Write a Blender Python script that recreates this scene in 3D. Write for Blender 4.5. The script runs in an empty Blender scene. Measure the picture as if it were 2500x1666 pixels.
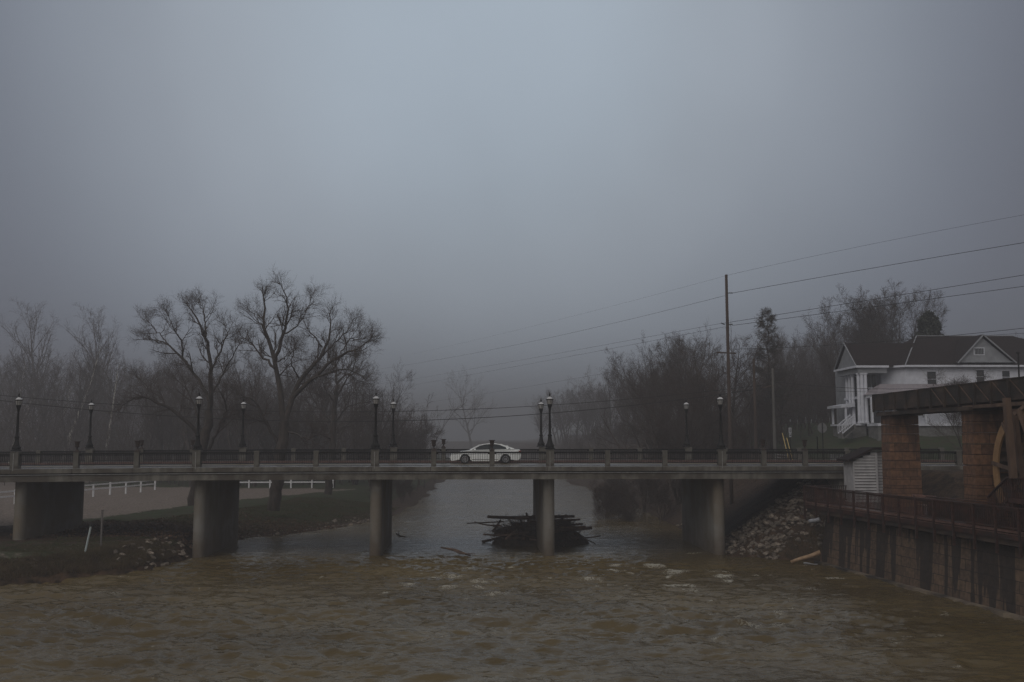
import bpy, math, random
import numpy as np
from mathutils import Vector, Matrix, Euler
R = math.radians
random.seed(7)
rng = np.random.default_rng(7)
sc = bpy.context.scene
col = sc.collection

# ------------------------------------------------------------ camera
EYE = 7.3                      # metres above the river
F = 2300.0                     # focal length in pixels of the 2500 px wide photo
PITCH = math.atan(239.0 / F)
cd = bpy.data.cameras.new('camera')
cam = bpy.data.objects.new('camera', cd); col.objects.link(cam)
cd.sensor_width = 36.0; cd.lens = 36.0 * F / 2500.0
cd.clip_start = 0.1; cd.clip_end = 4000
cam.location = (0, 0, EYE); cam.rotation_euler = (R(90) + PITCH, 0, 0)
sc.camera = cam

# ------------------------------------------------------------ sky, sun, exposure
SUN_EL, SUN_AZ = R(36), R(212)    # veiled sun behind the viewer, to the left
world = bpy.data.worlds.new('World'); sc.world = world
world.use_nodes = True
nt = world.node_tree; nt.nodes.clear()
N = nt.nodes.new; L = nt.links.new
wout = N('ShaderNodeOutputWorld'); bg = N('ShaderNodeBackground'); L(bg.outputs[0], wout.inputs[0])
sky = N('ShaderNodeTexSky'); sky.sky_type = 'NISHITA'; sky.sun_disc = False
sky.sun_elevation = SUN_EL; sky.sun_rotation = SUN_AZ; sky.dust_density = 6; sky.air_density = 1.5
tc = N('ShaderNodeTexCoord')
dirn = N('ShaderNodeVectorMath'); dirn.operation = 'DOT_PRODUCT'
L(tc.outputs['Generated'], dirn.inputs[0])
dirn.inputs[1].default_value = (math.sin(R(-2)) * math.cos(R(23)), math.cos(R(23)), math.sin(R(23)))
ramp = N('ShaderNodeValToRGB')     # overcast brightness by angle from the bright patch of cloud
mr = N('ShaderNodeMapRange'); mr.inputs[1].default_value = 0.0; mr.inputs[2].default_value = 1.0
L(dirn.outputs['Value'], mr.inputs[0]); L(mr.outputs[0], ramp.inputs[0])
cr = ramp.color_ramp; cr.interpolation = 'B_SPLINE'
cr.elements[0].position = 0.0; cr.elements[0].color = (0.46, 0.45, 0.44, 1)
cr.elements[1].position = 1.0; cr.elements[1].color = (0.46, 0.54, 0.63, 1)
for p, c in ((0.50, (0.38, 0.375, 0.38)), (0.74, (0.13, 0.14, 0.17)), (0.85, (0.148, 0.163, 0.208)), (0.90, (0.215, 0.243, 0.30)), (0.95, (0.345, 0.39, 0.455)), (0.975, (0.40, 0.455, 0.525)), (0.99, (0.44, 0.515, 0.60))):
    e = cr.elements.new(p); e.color = (*c, 1)
sep = N('ShaderNodeSeparateXYZ'); L(tc.outputs['Generated'], sep.inputs[0])
hr = N('ShaderNodeMapRange'); hr.interpolation_type = 'SMOOTHSTEP'
hr.inputs[1].default_value = 0.0; hr.inputs[2].default_value = 0.15
hr.inputs[3].default_value = 0.92; hr.inputs[4].default_value = 1.0
L(sep.outputs[2], hr.inputs[0])
m1 = N('ShaderNodeVectorMath'); m1.operation = 'SCALE'; L(ramp.outputs[0], m1.inputs[0]); 
dn = N('ShaderNodeMapRange'); dn.inputs[1].default_value = -0.03; dn.inputs[2].default_value = 0.0; dn.inputs[3].default_value = 0.08; dn.inputs[4].default_value = 1.0
L(sep.outputs[2], dn.inputs[0]); hm0 = N('ShaderNodeMath'); hm0.operation = 'MULTIPLY'; L(hr.outputs[0], hm0.inputs[0]); L(dn.outputs[0], hm0.inputs[1])
L(hm0.outputs[0], m1.inputs['Scale'])
m2 = N('ShaderNodeVectorMath'); m2.operation = 'SCALE'; L(m1.outputs[0], m2.inputs[0]); m2.inputs['Scale'].default_value = 9.6
hs = N('ShaderNodeHueSaturation'); hs.inputs['Saturation'].default_value = 0.25; L(sky.outputs[0], hs.inputs['Color'])
cn = N('ShaderNodeTexNoise'); cn.inputs['Scale'].default_value = 2.6; cn.inputs['Detail'].default_value = 4; cn.inputs['Roughness'].default_value = 0.45; L(tc.outputs['Generated'], cn.inputs[0])
cm = N('ShaderNodeMapRange'); cm.inputs[1].default_value = 0.3; cm.inputs[2].default_value = 0.7; cm.inputs[3].default_value = 0.91; cm.inputs[4].default_value = 1.09; L(cn.outputs[0], cm.inputs[0])
m3 = N('ShaderNodeVectorMath'); m3.operation = 'SCALE'; L(m2.outputs[0], m3.inputs[0]); L(cm.outputs[0], m3.inputs['Scale'])
mx = N('ShaderNodeMix'); mx.data_type = 'RGBA'; mx.inputs[0].default_value = 0.97
L(hs.outputs[0], mx.inputs[6]); L(m3.outputs[0], mx.inputs[7])
L(mx.outputs[2], bg.inputs[0]); bg.inputs[1].default_value = 0.1

sd = bpy.data.lights.new('sun', 'SUN'); sd.energy = 0.6; sd.angle = R(40); sd.color = (1.0, 0.96, 0.9)
sun = bpy.data.objects.new('sun', sd); col.objects.link(sun)
sun.rotation_euler = Vector((math.sin(SUN_AZ) * math.cos(SUN_EL), math.cos(SUN_AZ) * math.cos(SUN_EL), math.sin(SUN_EL))).to_track_quat('Z', 'Y').to_euler()
sc.view_settings.view_transform = 'Standard'; sc.view_settings.look = 'None'
sc.view_settings.exposure = 0.0; sc.view_settings.gamma = 1.0
sc.render.engine = 'CYCLES'
cy = sc.cycles
cy.use_denoising = True; cy.denoiser = 'OPENIMAGEDENOISE'; cy.denoising_prefilter = 'NONE'; cy.use_adaptive_sampling = False; cy.max_bounces = 6; cy.diffuse_bounces = 3; cy.glossy_bounces = 3
cy.transmission_bounces = 4; cy.volume_bounces = 1; cy.transparent_max_bounces = 8
cy.caustics_reflective = False; cy.caustics_refractive = False

# ------------------------------------------------------------ helpers
SP, CP = math.sin(PITCH), math.cos(PITCH)
def ray(px, py):
    u = (px - 1250.0) / F; v = (833.0 - py) / F
    return np.array((u, CP - v * SP, SP + v * CP))
def at(px, py, Y):                       # point of the place seen at a photo pixel, Y metres away
    d = ray(px, py); return np.array((d[0] / d[1] * Y, Y, EYE + d[2] / d[1] * Y))
def gx(px, Y): return ray(px, 1072)[0] / ray(px, 1072)[1] * Y
def zz(py, Y): return at(1250, py, Y)[2]

def tag(o, label=None, cat=None, group=None, kind=None):
    if label: o['label'] = label
    if cat: o['category'] = cat
    if group: o['group'] = group
    if kind: o['kind'] = kind
    return o
def thing(name, label, cat, loc=(0, 0, 0), rz=0.0, group=None):
    o = bpy.data.objects.new(name, None); col.objects.link(o)
    o.empty_display_size = 0.2
    o.location = loc; o.rotation_euler = (0, 0, rz)
    return tag(o, label, cat, group)
def copy_tree(o, parent=None):
    c = o.copy(); col.objects.link(c); c.parent = parent
    for ch in list(o.children): copy_tree(ch, c)
    return c

class MB:
    def __init__(s): s.v = []; s.f = []; s.n = 0
    def add(s, v, f):
        v = np.asarray(v, float); f = [tuple(int(i) + s.n for i in q) for q in f]
        s.v.append(v); s.f += f; s.n += len(v); return s
    def box(s, c, d, rz=0.0, top=1.0, rot=None, topy=None):
        x, y, z = d[0] / 2, d[1] / 2, d[2] / 2
        ty = top if topy is None else topy
        v = np.array([(-x, -y, -z), (x, -y, -z), (x, y, -z), (-x, y, -z), (-x * top, -y * ty, z), (x * top, -y * ty, z), (x * top, y * ty, z), (-x * top, y * ty, z)])
        if rz: v = v @ np.array(Matrix.Rotation(rz, 3, 'Z')).T
        if rot is not None: v = v @ np.array(Euler(rot).to_matrix()).T
        return s.add(v + np.array(c), [(0, 3, 2, 1), (4, 5, 6, 7), (0, 1, 5, 4), (1, 2, 6, 5), (2, 3, 7, 6), (3, 0, 4, 7)])
    def bx(s, x0, x1, y0, y1, z0, z1): return s.box(((x0 + x1) / 2, (y0 + y1) / 2, (z0 + z1) / 2), (x1 - x0, y1 - y0, z1 - z0))
    def beam(s, a, b, w, h=None):
        a = np.array(a, float); b = np.array(b, float); h = w if h is None else h
        d = b - a; Ln = np.linalg.norm(d); d = d / Ln
        up = np.array((0, 0, 1.0)) if abs(d[2]) < 0.95 else np.array((0, 1.0, 0))
        sx = np.cross(d, up); sx /= np.linalg.norm(sx); uz = np.cross(sx, d)
        v = []
        for p in (a, b):
            for i, j in ((-1, -1), (1, -1), (1, 1), (-1, 1)): v.append(p + sx * i * w / 2 + uz * j * h / 2)
        return s.add(v, [(0, 1, 2, 3), (7, 6, 5, 4), (0, 4, 5, 1), (1, 5, 6, 2), (2, 6, 7, 3), (3, 7, 4, 0)])
    def tube(s, pts, rad, n=8, cap=True):
        pts = np.asarray(pts, float); k = len(pts)
        rad = np.full(k, rad) if np.isscalar(rad) else np.asarray(rad)
        t = np.gradient(pts, axis=0); t /= np.linalg.norm(t, axis=1)[:, None] + 1e-9
        ref = np.array((0, 0, 1.0)) if abs(t[:, 2]).mean() < 0.8 else np.array((1.0, 0, 0))
        a = np.cross(t, ref); a /= np.linalg.norm(a, axis=1)[:, None]; b = np.cross(t, a)
        th = np.arange(n) * 2 * math.pi / n
        v = pts[:, None] + rad[:, None, None] * (np.cos(th)[None, :, None] * a[:, None] + np.sin(th)[None, :, None] * b[:, None])
        f = [(i * n + j, i * n + (j + 1) % n, (i + 1) * n + (j + 1) % n, (i + 1) * n + j) for i in range(k - 1) for j in range(n)]
        if cap: f += [tuple(range(n))[::-1], tuple((k - 1) * n + j for j in range(n))]
        return s.add(v.reshape(-1, 3), f)
    def lathe(s, prof, n=16, c=(0, 0, 0), square=False):
        th = np.arange(n) * 2 * math.pi / n + (math.pi / 4 if n == 4 else 0)
        v = [(c[0] + r * math.cos(t), c[1] + r * math.sin(t), c[2] + z) for r, z in prof for t in th]
        k = len(prof)
        f = [(i * n + j, i * n + (j + 1) % n, (i + 1) * n + (j + 1) % n, (i + 1) * n + j) for i in range(k - 1) for j in range(n)]
        f += [tuple(range(n))[::-1], tuple((k - 1) * n + j for j in range(n))]
        return s.add(v, f)
    def prism(s, poly, y0, y1, axis='y', sc1=1.0):
        # poly in (a,b); extruded along axis
        n = len(poly); v = []
        for y in (y0, y1):
            for a, b in poly:
                v.append({'y': (a, y, b), 'x': (y, a, b), 'z': (a, b, y)}[axis])
        f = [tuple(range(n)), tuple(range(2 * n - 1, n - 1, -1))] + [(i, i + n, (i + 1) % n + n, (i + 1) % n) for i in range(n)]
        return s.add(v, f)
    def build(s, name, mat, parent=None, smooth=False, loc=None, fix=True):
        me = bpy.data.meshes.new(name)
        v = np.concatenate(s.v) if s.v else np.zeros((0, 3))
        me.from_pydata(v.tolist(), [], s.f); me.update()
        if fix and len(s.f) < 60000:
            import bmesh
            bm = bmesh.new(); bm.from_mesh(me); bmesh.ops.recalc_face_normals(bm, faces=bm.faces); bm.to_mesh(me); bm.free()
        if smooth:
            me.polygons.foreach_set('use_smooth', [True] * len(me.polygons))
        me.materials.append(mat)
        o = bpy.data.objects.new(name, me); col.objects.link(o)
        if parent: o.parent = parent
        if loc is not None: o.location = loc
        return o

def mesh_np(name, V, Fq, mat, parent=None, smooth=True):
    me = bpy.data.meshes.new(name)
    V = np.asarray(V, np.float32); Fq = np.asarray(Fq, np.int32)
    me.vertices.add(len(V)); me.vertices.foreach_set('co', V.ravel())
    m, k = Fq.shape
    me.loops.add(m * k); me.loops.foreach_set('vertex_index', Fq.ravel())
    me.polygons.add(m); me.polygons.foreach_set('loop_start', np.arange(m, dtype=np.int32) * k)
    me.polygons.foreach_set('loop_total', np.full(m, k, np.int32))
    me.update(calc_edges=True)
    if smooth: me.polygons.foreach_set('use_smooth', np.ones(m, bool))
    me.materials.append(mat)
    o = bpy.data.objects.new(name, me); col.objects.link(o)
    if parent: o.parent = parent
    return o

# numpy value noise -------------------------------------------------
_perm = rng.random((256, 256))
def vnoise(x, y):
    xi = np.floor(x).astype(int); yi = np.floor(y).astype(int); fx = x - xi; fy = y - yi
    fx = fx * fx * (3 - 2 * fx); fy = fy * fy * (3 - 2 * fy)
    g = lambda a, b: _perm[a & 255, b & 255]
    return (g(xi, yi) * (1 - fx) + g(xi + 1, yi) * fx) * (1 - fy) + (g(xi, yi + 1) * (1 - fx) + g(xi + 1, yi + 1) * fx) * fy
def fbm(x, y, o=4):
    s = 0; a = 0.5; t = 0
    for i in range(o):
        s = s + a * vnoise(x * 2 ** i + 17.3 * i, y * 2 ** i + 9.1 * i); t += a; a *= 0.55
    return s / t
def sst(x): x = np.clip(x, 0, 1); return x * x * (3 - 2 * x)

# ------------------------------------------------------------ materials
def newmat(name):
    m = bpy.data.materials.new(name); m.use_nodes = True
    t = m.node_tree; b = t.nodes['Principled BSDF']; return m, t, b
def mat(name, c1, c2=None, rough=0.7, scale=3.0, stretch=(1, 1, 1), bump=0.0, bscale=20.0, metal=0.0, spec=0.5, detail=6, c3=None, s3=0.6, lo=0.35, hi=0.65, coat=0.0, rv=0.0):
    m, t, b = newmat(name)
    b.inputs['Roughness'].default_value = rough; b.inputs['Metallic'].default_value = metal
    b.inputs['Specular IOR Level'].default_value = spec
    if coat: b.inputs['Coat Weight'].default_value = coat
    c2 = c2 or tuple(x * 0.7 for x in c1)
    tcn = t.nodes.new('ShaderNodeTexCoord'); mp = t.nodes.new('ShaderNodeMapping'); mp.inputs['Scale'].default_value = stretch
    t.links.new(tcn.outputs['Object'], mp.inputs[0])
    nz = t.nodes.new('ShaderNodeTexNoise'); nz.inputs['Scale'].default_value = scale; nz.inputs['Detail'].default_value = detail
    t.links.new(mp.outputs[0], nz.inputs[0])
    r = t.nodes.new('ShaderNodeValToRGB'); r.color_ramp.elements[0].position = lo; r.color_ramp.elements[1].position = hi
    r.color_ramp.elements[0].color = (*c2, 1); r.color_ramp.elements[1].color = (*c1, 1)
    t.links.new(nz.outputs[0], r.inputs[0]); src = r.outputs[0]
    if c3:
        n3 = t.nodes.new('ShaderNodeTexNoise'); n3.inputs['Scale'].default_value = s3; n3.inputs['Detail'].default_value = 5
        t.links.new(tcn.outputs['Object'], n3.inputs[0])
        r3 = t.nodes.new('ShaderNodeValToRGB'); r3.color_ramp.elements[0].position = 0.45; r3.color_ramp.elements[1].position = 0.6
        t.links.new(n3.outputs[0], r3.inputs[0])
        mxx = t.nodes.new('ShaderNodeMix'); mxx.data_type = 'RGBA'; t.links.new(r3.outputs[0], mxx.inputs[0])
        t.links.new(src, mxx.inputs[6]); mxx.inputs[7].default_value = (*c3, 1); src = mxx.outputs[2]
    if rv:
        oi = t.nodes.new('ShaderNodeObjectInfo'); hv = t.nodes.new('ShaderNodeHueSaturation')
        mm = t.nodes.new('ShaderNodeMapRange'); mm.inputs[3].default_value = 1 - rv; mm.inputs[4].default_value = 1 + rv
        t.links.new(oi.outputs['Random'], mm.inputs[0]); t.links.new(mm.outputs[0], hv.inputs['Value']); t.links.new(src, hv.inputs['Color']); src = hv.outputs[0]
    t.links.new(src, b.inputs['Base Color'])
    if bump:
        nb = t.nodes.new('ShaderNodeTexNoise'); nb.inputs['Scale'].default_value = bscale; nb.inputs['Detail'].default_value = 6
        t.links.new(mp.outputs[0], nb.inputs[0])
        bp = t.nodes.new('ShaderNodeBump'); bp.inputs['Strength'].default_value = bump; bp.inputs['Distance'].default_value = 0.03
        t.links.new(nb.outputs[0], bp.inputs['Height']); t.links.new(bp.outputs[0], b.inputs['Normal'])
    return m
M = {}
M['concrete'] = mat('weathered_concrete', (0.185, 0.172, 0.148), (0.095, 0.086, 0.072), 0.8, 1.6, (1.6, 1.6, 0.22), 0.5, 18, c3=(0.07, 0.058, 0.045), s3=0.7)
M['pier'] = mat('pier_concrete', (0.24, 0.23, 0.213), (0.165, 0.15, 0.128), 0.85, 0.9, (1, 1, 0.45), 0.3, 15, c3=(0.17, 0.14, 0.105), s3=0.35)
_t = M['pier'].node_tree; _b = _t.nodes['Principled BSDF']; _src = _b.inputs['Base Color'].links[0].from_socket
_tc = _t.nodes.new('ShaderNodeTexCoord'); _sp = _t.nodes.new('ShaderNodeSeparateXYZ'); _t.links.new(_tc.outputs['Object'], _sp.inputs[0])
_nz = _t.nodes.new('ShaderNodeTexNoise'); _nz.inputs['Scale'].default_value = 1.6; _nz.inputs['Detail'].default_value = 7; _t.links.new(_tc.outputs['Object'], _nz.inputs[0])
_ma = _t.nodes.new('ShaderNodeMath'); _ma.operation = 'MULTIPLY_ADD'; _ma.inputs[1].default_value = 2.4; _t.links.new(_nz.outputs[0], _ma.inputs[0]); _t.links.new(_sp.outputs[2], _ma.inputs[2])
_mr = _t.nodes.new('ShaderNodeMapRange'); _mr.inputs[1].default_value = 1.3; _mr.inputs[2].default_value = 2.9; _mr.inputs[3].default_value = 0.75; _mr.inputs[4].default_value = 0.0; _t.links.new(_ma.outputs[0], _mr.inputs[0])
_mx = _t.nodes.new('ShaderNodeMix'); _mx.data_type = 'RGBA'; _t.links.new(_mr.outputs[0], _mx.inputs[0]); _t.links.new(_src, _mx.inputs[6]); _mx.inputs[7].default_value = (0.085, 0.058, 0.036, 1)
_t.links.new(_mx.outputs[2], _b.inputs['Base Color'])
M['parapet'] = mat('parapet_concrete', (0.145, 0.135, 0.118), (0.085, 0.078, 0.066), 0.85, 2.5, (1, 1, 0.4), 0.5, 16, c3=(0.06, 0.05, 0.04), s3=1.5)
M['walk'] = mat('wet_walk', (0.30, 0.30, 0.30), (0.20, 0.2, 0.2), 0.22, 4, bump=0.15, spec=0.7)
M['asphalt'] = mat('wet_asphalt', (0.05, 0.05, 0.052), (0.035, 0.035, 0.036), 0.3, 6, bump=0.2, bscale=60)
M['iron'] = mat('black_iron', (0.014, 0.013, 0.013), (0.008, 0.008, 0.008), 0.5, 9, bump=0.1, spec=0.2)
M['rustiron'] = mat('rusty_iron', (0.045, 0.022, 0.015), (0.018, 0.014, 0.012), 0.6, 6, bump=0.2)
M['lamproof'] = mat('lamp_roof', (0.6, 0.6, 0.61), (0.5, 0.5, 0.51), 0.25, 8)
M['lampglass'] = mat('lamp_glass', (0.36, 0.35, 0.34), (0.28, 0.27, 0.26), 0.15, 8, spec=0.7)
M['bark'] = mat('bark', (0.066, 0.052, 0.044), (0.030, 0.024, 0.020), 0.9, 5, (1, 1, 0.3), 0.6, 14)
M['palebark'] = mat('pale_sycamore_bark', (0.42, 0.40, 0.36), (0.10, 0.085, 0.07), 0.85, 1.2, (1, 1, 0.5), 0.3, 9, lo=0.38, hi=0.5)
M['twig'] = mat('twig', (0.078, 0.056, 0.047), (0.048, 0.036, 0.030), 0.9, 2)
M['evergreen'] = mat('evergreen_leaf', (0.035, 0.04, 0.026), (0.02, 0.026, 0.016), 0.8, 2)
M['brownneedle'] = mat('brown_needle', (0.07, 0.05, 0.037), (0.04, 0.035, 0.025), 0.85, 1.5)
M['wood'] = mat('deck_stain', (0.078, 0.032, 0.023), (0.036, 0.015, 0.011), 0.55, 3, (1, 1, 1), 0.3, 22, c3=(0.028, 0.016, 0.014), s3=1.2)
M['deckboard'] = mat('wet_deck_boards', (0.12, 0.062, 0.05), (0.07, 0.036, 0.03), 0.25, 4, (1, 1, 1), 0.2, 22)
M['fascia'] = mat('worn_fascia_board', (0.16, 0.095, 0.08), (0.085, 0.045, 0.038), 0.35, 3, bump=0.2)
M['oldwood'] = mat('old_timber', (0.075, 0.05, 0.036), (0.03, 0.02, 0.016), 0.75, 2.2, (1, 0.3, 1), 0.5, 16, c3=(0.022, 0.018, 0.016), s3=0.8)
M['timber'] = mat('worn_timber', (0.15, 0.095, 0.065), (0.07, 0.042, 0.03), 0.7, 2.5, (1, 1, 0.3), 0.4, 16)
M['wheelwood'] = mat('golden_timber', (0.36, 0.215, 0.10), (0.26, 0.15, 0.07), 0.6, 3, bump=0.4, bscale=14)
M['siding'] = mat('shed_siding', (0.48, 0.47, 0.48), (0.36, 0.355, 0.365), 0.6, 3, bump=0.1)
M['housewhite'] = mat('white_paint', (0.70, 0.71, 0.78), (0.58, 0.59, 0.65), 0.55, 2)
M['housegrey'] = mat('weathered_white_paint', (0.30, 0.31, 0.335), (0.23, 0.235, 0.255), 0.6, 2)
M['roof'] = mat('brown_shingle', (0.030, 0.020, 0.019), (0.016, 0.012, 0.012), 0.9, 5, spec=0.15, bump=0.3, bscale=30)
M['porchroof'] = mat('metal_porch_roof', (0.34, 0.30, 0.32), (0.26, 0.23, 0.25), 0.4, 3)
M['foundation'] = mat('foundation_block', (0.19, 0.185, 0.18), (0.13, 0.125, 0.12), 0.85, 3, bump=0.3)
M['pane'] = mat('dark_pane', (0.035, 0.04, 0.045), (0.022, 0.026, 0.03), 0.15, 2, spec=0.35)
M['whitefence'] = mat('white_fence_paint', (0.78, 0.78, 0.80), (0.66, 0.66, 0.68), 0.5, 4)
M['signback'] = mat('sign_back_metal', (0.17, 0.165, 0.17), (0.13, 0.13, 0.135), 0.45, 4)
M['signwhite'] = mat('sign_face', (0.55, 0.55, 0.58), (0.46, 0.46, 0.5), 0.45, 4)
M['ink'] = mat('sign_ink', (0.03, 0.03, 0.03), None, 0.6, 4)
M['yellow'] = mat('yellow_plastic', (0.62, 0.46, 0.20), (0.5, 0.36, 0.14), 0.5, 4)
M['pole'] = mat('pole_wood', (0.085, 0.058, 0.046), (0.05, 0.036, 0.03), 0.8, 3, (1, 1, 0.1), 0.4, 20)
M['polegrey'] = mat('grey_pole_wood', (0.15, 0.14, 0.13), (0.10, 0.095, 0.09), 0.8, 3, (1, 1, 0.1), 0.4, 20)
M['cable'] = mat('cable', (0.02, 0.02, 0.022), None, 0.6, 3)
M['insul'] = mat('insulator', (0.05, 0.055, 0.06), None, 0.3, 3)
M['carpaint'] = mat('silver_white_paint', (0.86, 0.88, 0.88), (0.84, 0.86, 0.86), 0.22, 2, coat=1.0)
M['rubber'] = mat('tyre_rubber', (0.02, 0.02, 0.02), None, 0.7, 8)
M['rim'] = mat('alloy_rim', (0.45, 0.45, 0.47), (0.38, 0.38, 0.4), 0.3, 8, metal=0.7)
M['blacktrim'] = mat('black_trim', (0.015, 0.015, 0.015), None, 0.5, 8)
M['tail'] = mat('tail_lens', (0.25, 0.01, 0.01), None, 0.2, 8)
M['headlens'] = mat('head_lens', (0.6, 0.62, 0.65), None, 0.1, 8)
M['rock'] = mat('riprap_stone', (0.29, 0.245, 0.20), (0.095, 0.073, 0.056), 0.85, 2.2, bump=0.5, bscale=9, rv=0.4)
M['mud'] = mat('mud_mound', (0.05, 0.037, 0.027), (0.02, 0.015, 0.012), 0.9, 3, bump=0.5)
M['log'] = mat('drift_log', (0.15, 0.095, 0.068), (0.05, 0.032, 0.024), 0.85, 3, (1, 1, 1), 0.5, 14)
M['drytwig'] = mat('dead_branch', (0.11, 0.07, 0.05), (0.05, 0.033, 0.026), 0.85, 3)
M['palelog'] = mat('bleached_log', (0.42, 0.28, 0.17), (0.28, 0.18, 0.11), 0.7, 5, bump=0.4)
M['pipe'] = mat('grey_pipe', (0.30, 0.31, 0.34), (0.2, 0.2, 0.22), 0.5, 5)
M['whitepipe'] = mat('white_pipe', (0.62, 0.70, 0.72), (0.5, 0.57, 0.6), 0.4, 5)
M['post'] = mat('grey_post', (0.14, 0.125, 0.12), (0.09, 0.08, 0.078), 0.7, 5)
M['grassblade'] = mat('grass_blade', (0.048, 0.058, 0.020), (0.085, 0.062, 0.034), 0.8, 0.8)
M['drygrass'] = mat('dry_grass', (0.12, 0.088, 0.048), (0.065, 0.048, 0.028), 0.85, 0.8)
M['leaf'] = mat('leaf_litter', (0.16, 0.095, 0.06), (0.07, 0.045, 0.03), 0.85, 3)
M['bench'] = mat('wet_bench_slat', (0.26, 0.15, 0.125), (0.16, 0.09, 0.075), 0.3, 5)

def blockmat(name, c1, c2, mortar, bw, bh, ms, stain=None, axis='x', bias=0.0, dark=(0.012, 0.010, 0.010), offset=0.5, sthresh=1.0, fall=(1.0, 3.2)):
    """coursed stone blocks in object space, with optional wet streaks running down the wall"""
    m, t, b = newmat(name); n = t.nodes.new; l = t.links.new
    b.inputs['Roughness'].default_value = 0.8
    tcn = n('ShaderNodeTexCoord'); sp = n('ShaderNodeSeparateXYZ'); l(tcn.outputs['Object'], sp.inputs[0])
    cb = n('ShaderNodeCombineXYZ'); ad = n('ShaderNodeMath'); ad.operation = 'ADD'
    l(sp.outputs[0], ad.inputs[0]); l(sp.outputs[1], ad.inputs[1]); l(ad.outputs[0], cb.inputs[0]); l(sp.outputs[2], cb.inputs[1])
    br = n('ShaderNodeTexBrick'); l(cb.outputs[0], br.inputs[0])
    br.inputs['Scale'].default_value = 1.0; br.inputs['Brick Width'].default_value = bw; br.inputs['Row Height'].default_value = bh
    br.inputs['Mortar Size'].default_value = ms; br.inputs['Mortar Smooth'].default_value = 0.3; br.offset = offset
    br.inputs['Color1'].default_value = (*c1, 1); br.inputs['Color2'].default_value = (*c2, 1); br.inputs['Mortar'].default_value = (*mortar, 1)
    br.inputs['Bias'].default_value = bias
    nz = n('ShaderNodeTexNoise'); nz.inputs['Scale'].default_value = 5; nz.inputs['Detail'].default_value = 8; l(tcn.outputs['Object'], nz.inputs[0])
    mr_ = n('ShaderNodeMapRange'); mr_.inputs[1].default_value = 0.3; mr_.inputs[2].default_value = 0.7; mr_.inputs[3].default_value = 0.55; mr_.inputs[4].default_value = 1.3
    l(nz.outputs[0], mr_.inputs[0]); vs = n('ShaderNodeVectorMath'); vs.operation = 'SCALE'; l(br.outputs[0], vs.inputs[0]); l(mr_.outputs[0], vs.inputs['Scale'])
    src = vs.outputs[0]
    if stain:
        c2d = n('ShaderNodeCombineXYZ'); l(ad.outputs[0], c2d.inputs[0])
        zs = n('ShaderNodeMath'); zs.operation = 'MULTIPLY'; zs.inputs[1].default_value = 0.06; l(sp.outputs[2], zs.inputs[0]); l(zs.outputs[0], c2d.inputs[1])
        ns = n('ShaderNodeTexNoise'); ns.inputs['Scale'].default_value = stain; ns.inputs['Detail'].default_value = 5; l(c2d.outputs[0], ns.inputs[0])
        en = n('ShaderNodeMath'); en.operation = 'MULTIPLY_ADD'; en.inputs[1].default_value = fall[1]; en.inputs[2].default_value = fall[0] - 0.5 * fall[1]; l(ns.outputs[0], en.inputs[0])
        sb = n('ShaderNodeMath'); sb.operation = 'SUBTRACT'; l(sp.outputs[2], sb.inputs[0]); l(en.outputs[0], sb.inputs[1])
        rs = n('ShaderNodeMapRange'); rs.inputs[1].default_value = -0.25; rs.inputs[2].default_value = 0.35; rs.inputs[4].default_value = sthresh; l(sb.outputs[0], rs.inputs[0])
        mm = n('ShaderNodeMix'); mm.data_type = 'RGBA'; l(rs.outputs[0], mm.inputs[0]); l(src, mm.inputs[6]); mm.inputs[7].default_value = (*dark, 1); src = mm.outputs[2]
    l(src, b.inputs['Base Color'])
    bp = n('ShaderNodeBump'); bp.inputs['Strength'].default_value = 0.7; bp.inputs['Distance'].default_value = 0.03
    h = n('ShaderNodeMath'); h.operation = 'MULTIPLY_ADD'; h.inputs[1].default_value = -1.0; l(br.outputs['Fac'], h.inputs[0]); l(nz.outputs[0], h.inputs[2])
    l(h.outputs[0], bp.inputs['Height']); l(bp.outputs[0], b.inputs['Normal'])
    return m
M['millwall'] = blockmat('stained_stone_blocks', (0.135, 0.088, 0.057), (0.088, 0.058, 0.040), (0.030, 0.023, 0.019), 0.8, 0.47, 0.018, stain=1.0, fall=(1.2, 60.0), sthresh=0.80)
M['pillar'] = blockmat('rust_brown_blocks', (0.20, 0.098, 0.050), (0.115, 0.056, 0.031), (0.03, 0.018, 0.014), 0.8, 0.47, 0.014, stain=1.3, fall=(7.2, 9.0), dark=(0.05, 0.026, 0.018), sthresh=0.7)
M['darkstone'] = blockmat('dark_wet_stone', (0.035, 0.022, 0.016), (0.025, 0.016, 0.012), (0.012, 0.01, 0.009), 0.8, 0.47, 0.014)

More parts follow.
